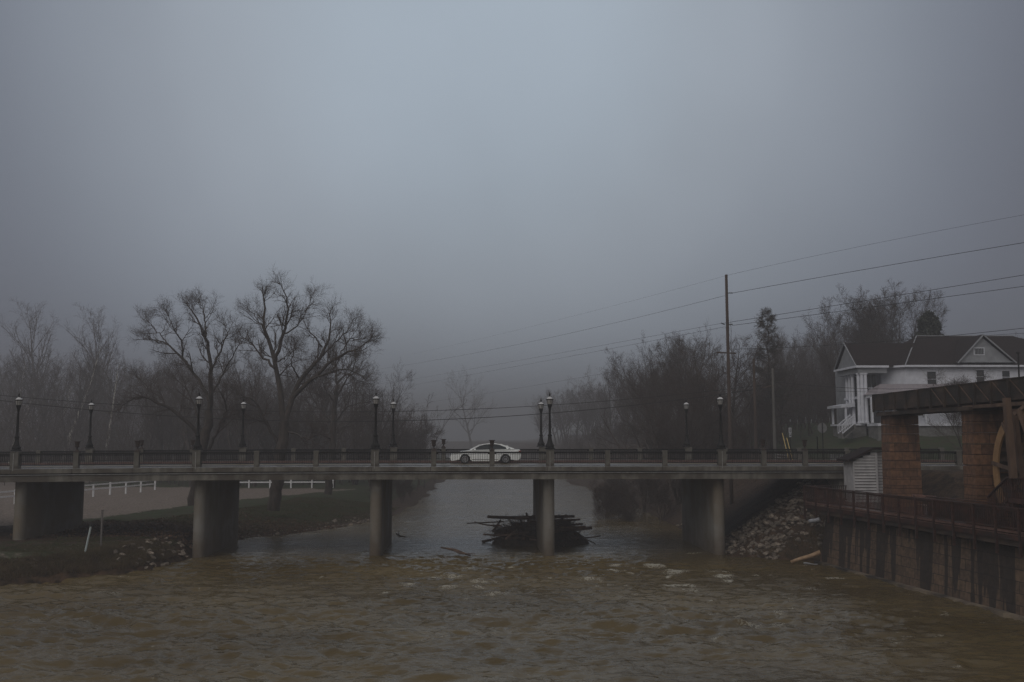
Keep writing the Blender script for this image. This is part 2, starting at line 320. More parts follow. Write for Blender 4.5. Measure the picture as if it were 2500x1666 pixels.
# ground: grass / gravel / mud / leaf litter chosen by place
def ground_mat():
    m, t, b = newmat('ground'); n = t.nodes.new; l = t.links.new
    b.inputs['Roughness'].default_value = 0.9; b.inputs['Specular IOR Level'].default_value = 0.25
    tcn = n('ShaderNodeTexCoord')
    at_ = n('ShaderNodeVertexColor'); at_.layer_name = 'cover'
    sp = n('ShaderNodeSeparateColor'); l(at_.outputs[0], sp.inputs[0])
    def noise(s, d=8):
        k = n('ShaderNodeTexNoise'); k.inputs['Scale'].default_value = s; k.inputs['Detail'].default_value = d; l(tcn.outputs['Object'], k.inputs[0]); return k
    def rampc(src, a, c, lo=.35, hi=.65):
        r = n('ShaderNodeValToRGB'); r.color_ramp.elements[0].position = lo; r.color_ramp.elements[1].position = hi
        r.color_ramp.elements[0].color = (*a, 1); r.color_ramp.elements[1].color = (*c, 1); l(src.outputs[0], r.inputs[0]); return r.outputs[0]
    mud = rampc(noise(2.2), (0.022, 0.015, 0.010), (0.075, 0.046, 0.028))
    grass = rampc(noise(1.1), (0.050, 0.043, 0.024), (0.036, 0.055, 0.018))
    grav = rampc(noise(6.0), (0.13, 0.105, 0.088), (0.25, 0.205, 0.175))
    litter = rampc(noise(9.0, 10), (0.030, 0.022, 0.017), (0.13, 0.085, 0.058), 0.42, 0.72)
    def mixc(f, a, c):
        x = n('ShaderNodeMix'); x.data_type = 'RGBA'; l(f, x.inputs[0]); l(a, x.inputs[6]); l(c, x.inputs[7]); return x.outputs[2]
    nb = noise(3.0)
    def fac(ch):
        a = n('ShaderNodeMath'); a.operation = 'ADD'; l(sp.outputs[ch], a.inputs[0])
        q = n('ShaderNodeMath'); q.operation = 'MULTIPLY_ADD'; q.inputs[1].default_value = 0.9; q.inputs[2].default_value = -0.45; l(nb.outputs[0], q.inputs[0]); l(q.outputs[0], a.inputs[1])
        r = n('ShaderNodeMapRange'); r.inputs[1].default_value = 0.4; r.inputs[2].default_value = 0.6; l(a.outputs[0], r.inputs[0]); return r.outputs[0]
    c = mixc(fac(0), mud, grass); c = mixc(fac(1), c, grav); c = mixc(fac(2), c, litter)
    l(c, b.inputs['Base Color'])
    bp = n('ShaderNodeBump'); bp.inputs['Strength'].default_value = 0.8; bp.inputs['Distance'].default_value = 0.08
    l(noise(7.0, 10).outputs[0], bp.inputs['Height']); l(bp.outputs[0], b.inputs['Normal'])
    return m
M['ground'] = ground_mat()

def water_mat():
    m, t, b = newmat('river_water'); n = t.nodes.new; l = t.links.new
    tcn = n('ShaderNodeTexCoord')
    def noise(s, st, d=4, dist=0.0):
        mp = n('ShaderNodeMapping'); mp.inputs['Scale'].default_value = st; l(tcn.outputs['Object'], mp.inputs[0])
        k = n('ShaderNodeTexNoise'); k.inputs['Scale'].default_value = s; k.inputs['Detail'].default_value = d; k.inputs['Distortion'].default_value = dist
        l(mp.outputs[0], k.inputs[0]); return k
    big = noise(0.10, (1, 1.3, 1), 4)
    r = n('ShaderNodeValToRGB'); r.color_ramp.elements[0].position = 0.35; r.color_ramp.elements[1].position = 0.68
    r.color_ramp.elements[0].color = (0.086, 0.062, 0.027, 1); r.color_ramp.elements[1].color = (0.150, 0.113, 0.055, 1); l(big.outputs[0], r.inputs[0])
    fo = n('ShaderNodeVertexColor'); fo.layer_name = 'foam'; sf = n('ShaderNodeSeparateColor'); l(fo.outputs[0], sf.inputs[0])
    fn = noise(3.0, (1.3, 1.2, 1), 14, 1.8)
    rd1 = n('ShaderNodeMath'); rd1.operation = 'MULTIPLY_ADD'; rd1.inputs[1].default_value = 2.0; rd1.inputs[2].default_value = -1.0; l(fn.outputs[0], rd1.inputs[0])
    rd2 = n('ShaderNodeMath'); rd2.operation = 'ABSOLUTE'; l(rd1.outputs[0], rd2.inputs[0])
    a = n('ShaderNodeMath'); a.operation = 'MULTIPLY_ADD'; a.inputs[1].default_value = -3.2; l(rd2.outputs[0], a.inputs[0])
    q = n('ShaderNodeMath'); q.operation = 'MULTIPLY_ADD'; q.inputs[1].default_value = 1.45; q.inputs[2].default_value = -0.35; l(sf.outputs[0], q.inputs[0]); l(q.outputs[0], a.inputs[2])
    fr = n('ShaderNodeMapRange'); fr.inputs[1].default_value = 0.0; fr.inputs[2].default_value = 0.95; l(a.outputs[0], fr.inputs[0])
    mxx = n('ShaderNodeMix'); mxx.data_type = 'RGBA'; l(fr.outputs[0], mxx.inputs[0]); l(r.outputs[0], mxx.inputs[6]); mxx.inputs[7].default_value = (0.52, 0.50, 0.43, 1)
    l(mxx.outputs[2], b.inputs['Base Color'])
    rr = n('ShaderNodeMapRange'); rr.inputs[3].default_value = 0.10; rr.inputs[4].default_value = 0.7; l(fr.outputs[0], rr.inputs[0]); l(rr.outputs[0], b.inputs['Roughness'])
    b.inputs['IOR'].default_value = 1.29
    n1 = noise(1.6, (0.45, 1.0, 1), 6, 0.6); n2 = noise(6.0, (0.5, 1.0, 1), 5, 0.5)
    b1 = n('ShaderNodeBump'); b1.inputs['Strength'].default_value = 1.0; b1.inputs['Distance'].default_value = 0.10; l(n1.outputs[0], b1.inputs['Height'])
    b2 = n('ShaderNodeBump'); b2.inputs['Strength'].default_value = 1.0; b2.inputs['Distance'].default_value = 0.03; l(n2.outputs[0], b2.inputs['Height']); l(b1.outputs[0], b2.inputs['Normal'])
    l(b2.outputs[0], b.inputs['Normal'])
    return m
M['water'] = water_mat()

# ------------------------------------------------------------ terrain and river
LB = np.array([(-40, -300), (-34, 20), (-33, 40), (-31.5, 45), (-26.5, 47.0), (-24.6, 48.6), (-22.6, 50.2), (-20.6, 52.0), (-19.9, 55), (-19.8, 59), (-20.2, 66), (-19.6, 71), (-16.6, 74), (-13.9, 80), (-12.7, 85), (-11.2, 91), (-10.8, 116), (-11.4, 160), (-13.5, 260), (-30, 420), (-80, 600)], float)
RB = np.array([(24, -300), (23.5, 20), (22.2, 38), (21.2, 46), (19.9, 54), (18.6, 56.6), (16.6, 57.6), (14.6, 58.9), (13.6, 60.4), (13.5, 64), (13.8, 75), (13.4, 97), (13.1, 107), (12.3, 127), (10, 158), (8.5, 260), (-6, 420), (-50, 600)], float)
def pdist(X, Y, P):
    best = np.full(X.shape, 1e9)
    for (x0, y0), (x1, y1) in zip(P[:-1], P[1:]):
        dx, dy = x1 - x0, y1 - y0
        t = np.clip(((X - x0) * dx + (Y - y0) * dy) / (dx * dx + dy * dy), 0, 1)
        best = np.minimum(best, np.hypot(X - x0 - t * dx, Y - y0 - t * dy))
    return best
def lines(Y): return np.interp(Y, LB[:, 1], LB[:, 0]), np.interp(Y, RB[:, 1], RB[:, 0])
def height(X, Y):
    X = np.asarray(X, float); Y = np.asarray(Y, float)
    xl, xr = lines(Y)
    wob = (fbm(X * 0.9, Y * 0.9) - 0.5) * 0.9
    far_w = (fbm(X * 0.13 + 5, Y * 0.13) - 0.5) * 9 * sst((Y - 82) / 60)
    wob = wob + far_w
    dl = np.where(X < xl, pdist(X, Y, LB), -pdist(X, Y, LB)) + wob * 0.7
    dr = np.where(X > xr, pdist(X, Y, RB), -pdist(X, Y, RB)) + wob * 0.5
    # left: cut bank near the camera, long grassy slope further up
    k = sst((Y - 62) / 14)
    wl = 1.8 * (1 - k) + 9.0 * k
    hl = (1.15 + 0.0 * sst((Y - 55) / 25)) * np.clip(dl / wl, 0, 1) ** (0.55 + 0.25 * k) 
    hl = hl + (fbm(X * 0.35, Y * 0.35) - 0.5) * 0.35 * np.clip(dl / 3, 0, 1) + (fbm(X * 1.7, Y * 1.7) - 0.5) * 0.22 * np.clip(dl, 0, 1)
    hl = hl + 1.2 * sst((Y - 175) / 60) * np.clip(dl / 8, 0, 1)
    # right: riprap slope to road level, steep wooded bank upstream, house lawn
    capr = 3.25 + 2.1 * sst((Y - 52.5) / 5.5)
    hr_ = np.minimum(0.72 * dr, capr)
    lawn = 2.5 * sst((X - 27) / 14) * sst((Y - 77) / 24)
    hr_ = hr_ + lawn + 1.6 * sst((Y - 85) / 40) * sst((X - 14) / 10)
    hr_ = hr_ + (fbm(X * 0.5, Y * 0.5) - 0.5) * 0.45 * np.clip(dr / 2, 0, 1) * np.where((Y > 56) & (Y < 80) & (X > 22), 0.15, 1)
    hr_ = hr_ + 6 * sst((X - 50) / 90)
    h = np.where(dl > dr, hl, hr_)
    mx_ = np.maximum(dl, dr)
    h = np.where(mx_ < 0, np.maximum(mx_ * 0.5, -1.2), h)
    return np.where(mx_ >= 0, np.maximum(h, 0.0), h)
def hz(x, y): return float(height(np.array([x]), np.array([y]))[0])

def grid(xs, ys):
    X, Y = np.meshgrid(xs, ys); nx, ny = len(xs), len(ys)
    i = np.arange(nx - 1)[None, :] + np.arange(ny - 1)[:, None] * nx
    return X, Y, np.stack([i, i + 1, i + nx + 1, i + nx], -1).reshape(-1, 4)
def seg(*parts):
    out = []
    for a, b_, st in parts: out.append(np.arange(a, b_, st))
    return np.concatenate(out)
gxs = seg((-930, -120, 30), (-120, -48, 3), (-48, 34, 0.35), (34, 70, 1.2), (70, 150, 6), (150, 960, 40))
gys = seg((-300, 18, 12), (18, 42, 2), (42, 92, 0.35), (92, 140, 1.0), (140, 300, 5), (300, 1341, 40))
GX, GY, GF = grid(gxs, gys)
GH = height(GX, GY)
go = mesh_np('ground', np.stack([GX, GY, GH], -1).reshape(-1, 3), GF, M['ground'])
tag(go, 'muddy and grassy river banks with the gravel lot and lawn', 'ground', kind='structure')
xl, xr = lines(GY)
dL = np.where(GX < xl, pdist(GX, GY, LB), -1); dR = np.where(GX > xr, pdist(GX, GY, RB), -1)
grass = np.where(dL > 0, sst((dL - 0.9) / 1.6), 0)
grass = np.where((dR > 0) & (GX > 27) & (GY > 72), 1.0, grass)
xb = np.interp(GY, [58, 66, 71, 88, 106, 116, 124], [-52, -38, -33.5, -30.2, -24.6, -19, -60])
grav = np.where(dL > 0, sst((xb - GX) / 2.5 + 0.5), 0.0)
grav = np.maximum(grav, np.where((dL > 0) & (GX < -24.2 - (GY - 50) * 1.3) & (GY < 57) & (GY > 49.5), 0.42, 0))
lit = np.where((dL > 0) & (GY > 60) & (GY < 78) & (dL < 6), 0.60, 0.0)
lit = np.maximum(lit, np.where((dL > 0) & (dL < 2.5) & (GY > 70), 0.85, 0))
lit = np.maximum(lit, np.where((dL > 0) & (GY > 54) & (GY < 60) & (GX < -22), 0.55, 0))
lit = np.maximum(lit, np.where((dR > 0) & (GY > 66) & (GX < 28), 0.9, 0))
lit = np.maximum(lit, np.where((dR > 0) & (GY < 60), 0.42, 0))
under = (GY > 58) & (GY < 71)
grass = np.where(under, grass * 0.35, grass)
cc = go.data.color_attributes.new('cover', 'FLOAT_COLOR', 'POINT')
cc.data.foreach_set('color', np.stack([grass, grav, lit, np.ones_like(lit)], -1).astype(np.float32).ravel())

# river sheet, its waves modelled where they are near
wxs = seg((-60, -36, 3), (-36, 27, 0.16), (27, 60, 3)); wys = seg((-300, 6, 18), (6, 24, 1.5), (24, 62, 0.14), (62, 90, 0.35), (90, 160, 2), (160, 1200, 20))
WX, WY, WF = grid(wxs, wys)
near = sst((92 - WY) / 28)
flowx = WX + 0.8 * np.sin(WY * 0.25)
rdg = lambda x, y, o=4: 1 - np.abs(2 * fbm(x, y, o) - 1)
wz = (fbm(flowx * 0.20, WY * 0.55, 4) - 0.5) * 0.32 + (rdg(flowx * 0.5 + 40, WY * 1.05 + 11, 3) - 0.6) * 0.21 + (rdg(flowx * 1.4 + 7, WY * 2.6 + 31, 2) - 0.6) * 0.12
wz = wz * 1.2 * (0.5 + 1.0 * fbm(WX * 0.09, WY * 0.13, 2))
calm = sst((WX - 8 - (WY - 30) * 0.1) / 8) * 0.35
wz = wz * (0.22 + 0.78 * sst((64 - WY) / 10)) * (1 - calm)
foam = np.zeros_like(WX)
def foam_at(px, py, wpx, depth, amp, curve=0.0, a=1.0):
    global foam, wz
    d = ray(px, py); Y0 = -EYE / d[2] * d[1]; X0 = -EYE / d[2] * d[0]; w = wpx / F * Y0 / 2
    s = (WX - X0) / w; yy = WY - Y0 - curve * s * s + (fbm(WX * 0.9, WY * 0.0 + X0, 3) - 0.5) * 0.9
    e = np.exp(-(s ** 4)) * np.exp(-np.maximum(0, yy) ** 2 / 0.06 - np.minimum(0, yy) ** 2 / depth ** 2)
    foam = np.maximum(foam, a * e * np.clip(2.6 * fbm(WX * 1.9 + px, WY * 0.8, 3) - 0.55, 0, 1.1))
    wz = wz + amp * np.exp(-s ** 4) * np.exp(-(yy / 0.45) ** 2)
for a in ((1092, 1409, 110, 0.9, .10), (1187, 1409, 40, .4, .04), (995, 1430, 60, .5, .05), (1100, 1435, 60, .5, .04), (1170, 1427, 50, .4, .05), (1225, 1452, 100, .6, .08),
          (1490, 1392, 60, 1.0, .08), (1560, 1386, 200, .9, .09), (1665, 1398, 140, 1.6, .08), (1440, 1418, 70, .8, .04), (1650, 1430, 110, 1.2, .05), (1680, 1440, 60, 1.0, .03),
          (1765, 1410, 60, 1.2, .05), (1825, 1394, 34, .5, .03), (1780, 1420, 50, .5, .03), (1410, 1440, 30, .4, .02),
          (1960, 1440, 120, .9, .02), (1905, 1470, 60, .8, .05), (1915, 1500, 130, 1.0, .02), (1860, 1530, 150, .7, .02), (350, 1433, 50, .5, .02), (250, 1450, 120, .5, .02)):
    foam_at(a[0], a[1], a[2], a[3] * 1.3, a[4], a=0.85 if a[0] < 1850 and a[0] > 600 else 0.62)
for a in ((900, 1352, 60, .4, .03), (945, 1345, 60, .3, .03), (1330, 1353, 40, .4, .03), (1365, 1335, 60, .3, .02), (1440, 1318, 110, .3, .03), (1500, 1335, 120, .3, .03), (1190, 1310, 70, .25, .02), (1230, 1322, 60, .25, .02), (1050, 1330, 120, .25, .02), (1010, 1372, 160, .3, .05), (1180, 1378, 180, .3, .05), (1420, 1372, 150, .3, .04), (1700, 1352, 60, .3, .02), (520, 1350, 60, .3, .02)):
    foam_at(*a[:5], a=0.7)
_fr = random.Random(17)
for k in range(70):
    px_ = _fr.choice((_fr.uniform(930, 1300), _fr.uniform(1380, 1760), _fr.uniform(1600, 2000), _fr.uniform(500, 2200)))
    foam_at(px_, _fr.uniform(1384, 1475), _fr.uniform(14, 60), _fr.uniform(.10, .3), _fr.uniform(.01, .04), _fr.uniform(-.3, .3), a=_fr.uniform(.5, 1.0))
for k in range(60):
    foam_at(_fr.uniform(1700, 2350), _fr.uniform(1430, 1640), _fr.uniform(10, 40), _fr.uniform(.08, .2), .01, 0, a=_fr.uniform(.4, .8))
# sparse flecks riding the current
fl = fbm(WX * 1.5, WY * 3.0, 4); foam = np.maximum(foam, np.where((WY < 58), np.clip((fl - 0.72) * 6, 0, 0.6), 0))
wo = mesh_np('water', np.stack([WX, WY, wz], -1).reshape(-1, 3), WF, M['water'])
tag(wo, 'muddy brown river running fast toward the viewer', 'river', kind='structure')
fa = wo.data.color_attributes.new('foam', 'FLOAT_COLOR', 'POINT')
fa.data.foreach_set('color', np.stack([foam, foam, foam, np.ones_like(foam)], -1).astype(np.float32).ravel())

# ------------------------------------------------------------ bridge
BA = math.atan(0.05); BY = 59.0
def bw(s, t=0.0, z=0.0): return (s * math.cos(BA) - t * math.sin(BA), BY + s * math.sin(BA) + t * math.cos(BA), z)
DK = EYE - 1.70
def dz(s): return -0.12 * max(0.0, (-s - 12) / 19) ** 1.5          # deck falls slightly to the left bank
br = thing('road_bridge', 'long grey concrete road bridge on wall piers with iron railings', 'bridge', (0, BY, 0), BA)
S0, S1 = -56.0, 46.0
ss = np.concatenate([np.arange(S0, -12, 1.5), [-12, S1]])
def strip(name, m, t0, t1, z0, z1, s0=S0, s1=S1, parent=None):
    mb = MB(); s_ = [s for s in ss if s0 < s < s1]; s_ = [s0] + s_ + [s1]
    v = []
    for s in s_:
        z = DK + dz(s); v += [(s, t0, z + z0), (s, t1, z + z0), (s, t1, z + z1), (s, t0, z + z1)]
    f = []
    for i in range(len(s_) - 1):
        a = 4 * i; b_ = a + 4
        f += [(a, a + 1, b_ + 1, b_), (a + 1, a + 2, b_ + 2, b_ + 1), (a + 2, a + 3, b_ + 3, b_ + 2), (a + 3, a, b_, b_ + 3)]
    f += [(0, 3, 2, 1), (len(v) - 4, len(v) - 3, len(v) - 2, len(v) - 1)]
    return mb.add(v, f).build(name, m, parent or br)
strip('deck_slab', M['concrete'], 0.0, 11.2, -0.29, -0.02)
strip('girder', M['concrete'], 0.14, 11.06, -0.80, -0.40)
strip('ledge', M['walk'], 0.05, 11.15, -0.397, -0.36)
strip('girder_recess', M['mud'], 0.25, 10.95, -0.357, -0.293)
strip('sidewalk', M['walk'], 0.01, 1.75, -0.018, 0.0)
strip('roadway', M['asphalt'], 1.95, 9.35, -0.017, -0.10 + 0.095)
strip('kerb', M['concrete'], 1.753, 1.947, -0.018, 0.03)
strip('sidewalk', M['walk'], 9.55, 11.19, -0.018, 0.10)
strip('kerb', M['fascia'], 9.353, 9.547, -0.018, 0.16)
strip('lane_line', M['yellow'], 5.60, 5.70, -0.004, 0.0)
strip('lane_line', M['yellow'], 5.80, 5.90, -0.004, 0.0)
jm = MB().box((0, 0, 0), (0.03, 0.01, 0.26)).build('slab_joint', M['mud'], br); jme = jm.data; bpy.data.objects.remove(jm)
for s in np.arange(-34, 24, 3.62):
    o = bpy.data.objects.new('slab_joint', jme); col.objects.link(o); o.parent = br; o.location = (s, -0.002, DK + dz(s) - 0.155)
SL = [2.39 + 10.87 * k for k in range(-5, 2)]     # near lamp pedestals / piers
mb = None
def pier(s, z0):
    mb = MB(); n = 10; t0, t1, r = 0.9, 10.3, 0.36
    out = [(s + r * math.cos(a), t0 + r + r * math.sin(a)) for a in np.linspace(math.pi, 2 * math.pi, n)] + [(s + r * math.cos(a), t1 - r + r * math.sin(a)) for a in np.linspace(0, math.pi, n)]
    zt = DK + dz(s) - 0.803
    # 4 rings so the shading stays clean; slightly wider foot
    v = []; zs = [z0, z0 + 0.5, zt - 0.3, zt]
    for k, z in enumerate(zs):
        g = 1.06 if k == 0 else 1.0
        v += [((x - s) * g + s, y, z) for x, y in out]
    m_ = len(out); f = [tuple(range(m_))[::-1], tuple(range(3 * m_, 4 * m_))]
    for k in range(3): f += [(k * m_ + i, k * m_ + (i + 1) % m_, (k + 1) * m_ + (i + 1) % m_, (k + 1) * m_ + i) for i in range(m_)]
    return mb.add(v, f).build('pier', M['pier'], br)
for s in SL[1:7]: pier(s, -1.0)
# abutment at the right bank
MB().bx(20.9, 22.4, 0.6, 10.6, 0.5, DK - 0.803).build('abutment', M['pier'], br)

pedz = EYE - 0.62 - DK                              # pedestal height over the slab
def post_mesh(w, h): return MB().box((0, 0, h / 2), (w, w, h)).box((0, 0, h + 0.03), (w * 1.1, w * 1.1, 0.06), top=0.8)
near_posts = [-41.09, -37.47, -33.84] + [SL[2] + 3.6233 * k for k in range(0, 13)] + [15.95, 18.62, 21.35, 25.0, 28.6, 32.2, 35.8]
far_posts = [-40.8, -37.1, -33.45] + [-29.85 + 3.6233 * k for k in range(0, 13)] + [16.4, 19.25, 22.0, 25.6, 29.2, 32.9]
isl = lambda s, off: any(abs(s - (x + off)) < 0.25 for x in SL)
m_small = post_mesh(0.30, 0.98).build('parapet_post', M['parapet'], br).data
m_big = post_mesh(0.48, 1.05).build('lamp_pedestal', M['parapet'], br).data
tmp = [o for o in br.children if o.name.startswith(('parapet_post', 'lamp_pedestal'))]
for o in tmp: bpy.data.objects.remove(o)
def ob(name, me, parent, loc, rz=0):
    o = bpy.data.objects.new(name, me); col.objects.link(o); o.parent = parent; o.location = loc; o.rotation_euler = (0, 0, rz); return o
conduit = MB().box((-0.02, -0.262, 0.46), (0.035, 0.03, 1.05)).build('conduit', M['lampglass']); conduit_me = conduit.data; bpy.data.objects.remove(conduit)
def rail_mesh(Ln):
    pan = MB(); n = max(2, int(round(Ln / 0.112)))
    for i in range(n + 1):
        x = -Ln / 2 + Ln * i / n; pan.box((x, 0, 0.50), (0.022, 0.022, 0.66))
    pan.box((0, 0, 0.175), (Ln, 0.05, 0.045))
    pan.box((0, 0, 0.73), (Ln, 0.035, 0.03))
    top = MB(); top.box((0, 0, 0.845), (Ln, 0.10, 0.075)); top.box((0, 0, 0.79), (Ln, 0.05, 0.03))
    for sx in (-1, 1): top.box((sx * (Ln / 2 - 0.06), 0, 0.79), (0.12, 0.08, 0.14))
    return pan, top
rcache = {}
for posts, t, off, nearside in ((near_posts, 0.27, 0.0, True), (far_posts, 10.75, 0.3, False)):
    for s in posts:
        big = isl(s, off)
        p = ob('lamp_pedestal' if big else 'parapet_post', m_big if big else m_small, br, (s, t, DK + dz(s) - (0.06 if nearside else 0.0)))
        if big and nearside: ob('conduit', conduit_me, p, (0, 0, 0))
    for a, b_ in zip(posts[:-1], posts[1:]):
        wa = 0.24 if isl(a, off) else 0.15; wb = 0.24 if isl(b_, off) else 0.15
        Ln = round(b_ - a - wa - wb - 0.01, 2); mid = (a + wa + b_ - wb) / 2
        if Ln not in rcache:
            pan, top = rail_mesh(Ln); o1 = pan.build('railing_panel', M['iron']); o2 = top.build('top_rail', M['iron'])
            rcache[Ln] = (o1.data, o2.data); bpy.data.objects.remove(o1); bpy.data.objects.remove(o2)
        o1 = ob('railing_panel', rcache[Ln][0], br, (mid, t, DK + dz(mid) + (0.03 if nearside else 0.08)))
        ob('top_rail', rcache[Ln][1], o1, (0, 0, 0))

# lamps ---------------------------------------------------------------
def make_lamp():
    r = thing('street_lamp', 'x', 'street lamp')
    MB().lathe([(0.33, 0), (0.33, 0.05), (0.26, 0.10), (0.27, 0.22), (0.23, 0.28), (0.17, 0.40), (0.125, 0.62), (0.11, 0.78)], 8).build('base', M['iron'], r, smooth=False)
    MB().lathe([(0.11, 0.78), (0.14, 0.80), (0.14, 0.86), (0.10, 0.90), (0.085, 0.95), (0.062, 2.2), (0.075, 2.22), (0.075, 2.26), (0.060, 2.28), (0.062, 2.36), (0.078, 2.50), (0.105, 2.60), (0.14, 2.70), (0.15, 2.78), (0.15, 2.80)], 12).build('post', M['iron'], r, smooth=True)
    g = MB().lathe([(0.145, 2.80), (0.205, 3.05), (0.21, 3.08)], 8).build('lantern', M['lampglass'], r)
    fr = MB()
    for k in range(8):
        a = k * math.pi / 4; fr.beam((0.147 * math.cos(a), 0.147 * math.sin(a), 2.80), (0.212 * math.cos(a), 0.212 * math.sin(a), 3.08), 0.014)
    fr.lathe([(0.215, 3.065), (0.236, 3.075), (0.236, 3.115), (0.215, 3.12)], 16).build('frame', M['iron'], g)
    MB().lathe([(0.215, 3.115), (0.19, 3.16), (0.12, 3.225), (0.06, 3.26), (0.045, 3.28)], 16).build('lamp_roof', M['lamproof'], g, smooth=True)
    MB().lathe([(0.055, 3.275), (0.04, 3.30), (0.035, 3.34), (0.058, 3.39), (0.05, 3.44), (0.022, 3.48), (0.016, 3.55)], 10).build('finial', M['iron'], g, smooth=True)
    return r
lamp0 = make_lamp(); first = True
nlab = {1: 'large black lamp post above the leftmost wall pier', 2: 'large black lamp post in front of the left bare tree, above second pier',
        3: 'large black lamp post right of the tallest tree, above third pier', 4: 'large black lamp post right of the car, above the driftwood pier', 5: 'large black lamp post above the right bank pier'}
flab = {1: 'smaller black lamp post on far railing, leftmost of the far row', 2: 'smaller black lamp post on far railing left of the tallest tree',
        3: 'smaller black lamp post on far railing just left of the planters pair', 4: 'smaller black lamp post on far railing just right of the car', 5: 'smaller black lamp post on far railing before the right bank woods'}
for k in range(1, 6):
    for off, t, lab, hgt, g in ((0.0, 0.27, nlab, pedz, 'lamps along the near railing'), (0.3, 10.75, flab, pedz + 0.06, 'lamps along the far railing')):
        s = SL[k + 1 - 0] + off if False else SL[k + 1 - 1 + 1] + off if False else 0
SLv = [SL[2], SL[3], SL[4], SL[5], SL[6]] if len(SL) >= 7 else SL
SLv = [x for x in (-30.22, -19.35, -8.48, 2.39, 13.26)]
for k, sv in enumerate(SLv, 1):
    for off, t, lab, hgt, g in ((0.0, 0.27, nlab, pedz - 0.005, 'lamps along the near railing'), (0.3, 10.75, flab, pedz + 0.05, 'lamps along the far railing')):
        o = lamp0 if first else copy_tree(lamp0); first = False
        s = sv + off; o.location = bw(s, t, DK + dz(s) + hgt + 0.002); o.rotation_euler = (0, 0, BA)
        o['label'] = lab[k]; o['group'] = g
# planters ----------------------------------------------------------------
pl0 = thing('planter_urn', 'x', 'planter')
MB().box((0, 0, 0.03), (0.34, 0.34, 0.06)).lathe([(0.13, 0.06), (0.10, 0.12), (0.05, 0.17), (0.045, 0.24), (0.07, 0.27)], 12).build('foot', M['rustiron'], pl0)
MB().lathe([(0.07, 0.27), (0.13, 0.30), (0.135, 0.36), (0.115, 0.38), (0.15, 0.60), (0.20, 0.625), (0.20, 0.65), (0.14, 0.65), (0.13, 0.60)], 16).build('bowl', M['rustiron'], pl0)
first = True
PL = [(-26.6, 0.27, 'rusty iron urn on near railing right of the leftmost large lamp'), (-22.97, 0.27, 'rusty iron urn on near railing, second from left'),
      (-4.86, 0.27, 'rusty iron urn on near railing just left of the car'), (-1.24, 0.27, 'rusty iron urn on near railing in front of the silver car roof'),
      (15.95, 0.27, 'rusty iron urn on near railing before the dark utility pole'), (18.62, 0.27, 'rusty iron urn on near railing before the green lawn'),
      (-26.23, 10.75, 'rusty iron urn on far railing partly behind a near urn at left'), (-22.6, 10.75, 'rusty iron urn on far railing beside the second large lamp'),
      (-4.49, 10.75, 'smaller urn on far railing between the near urn and the car'), (19.25, 10.75, 'urn on far railing overlapping a near urn by the utility poles')]
for s, t, lab in PL:
    o = pl0 if first else copy_tree(pl0); first = False
    o.location = bw(s, t, DK + dz(s) + (0.98 if t < 1 else 1.04) + (0.0 if t < 1 else 0.0) + 0.002); o.rotation_euler = (0, 0, BA); o['label'] = lab; o['group'] = 'iron urns on the railing posts'

# approach road on the right bank
ap = MB(); a = bw(46, 1.95); ap.add([bw(45.9, 1.9, DK - 0.02), bw(140, 1.9, DK + 0.5), bw(140, 9.4, DK + 0.5), bw(45.9, 9.4, DK - 0.02)], [(0, 1, 2, 3)])
tag(ap.build('road', M['asphalt']), 'wet asphalt road leaving the bridge on the right bank', 'road', kind='structure')

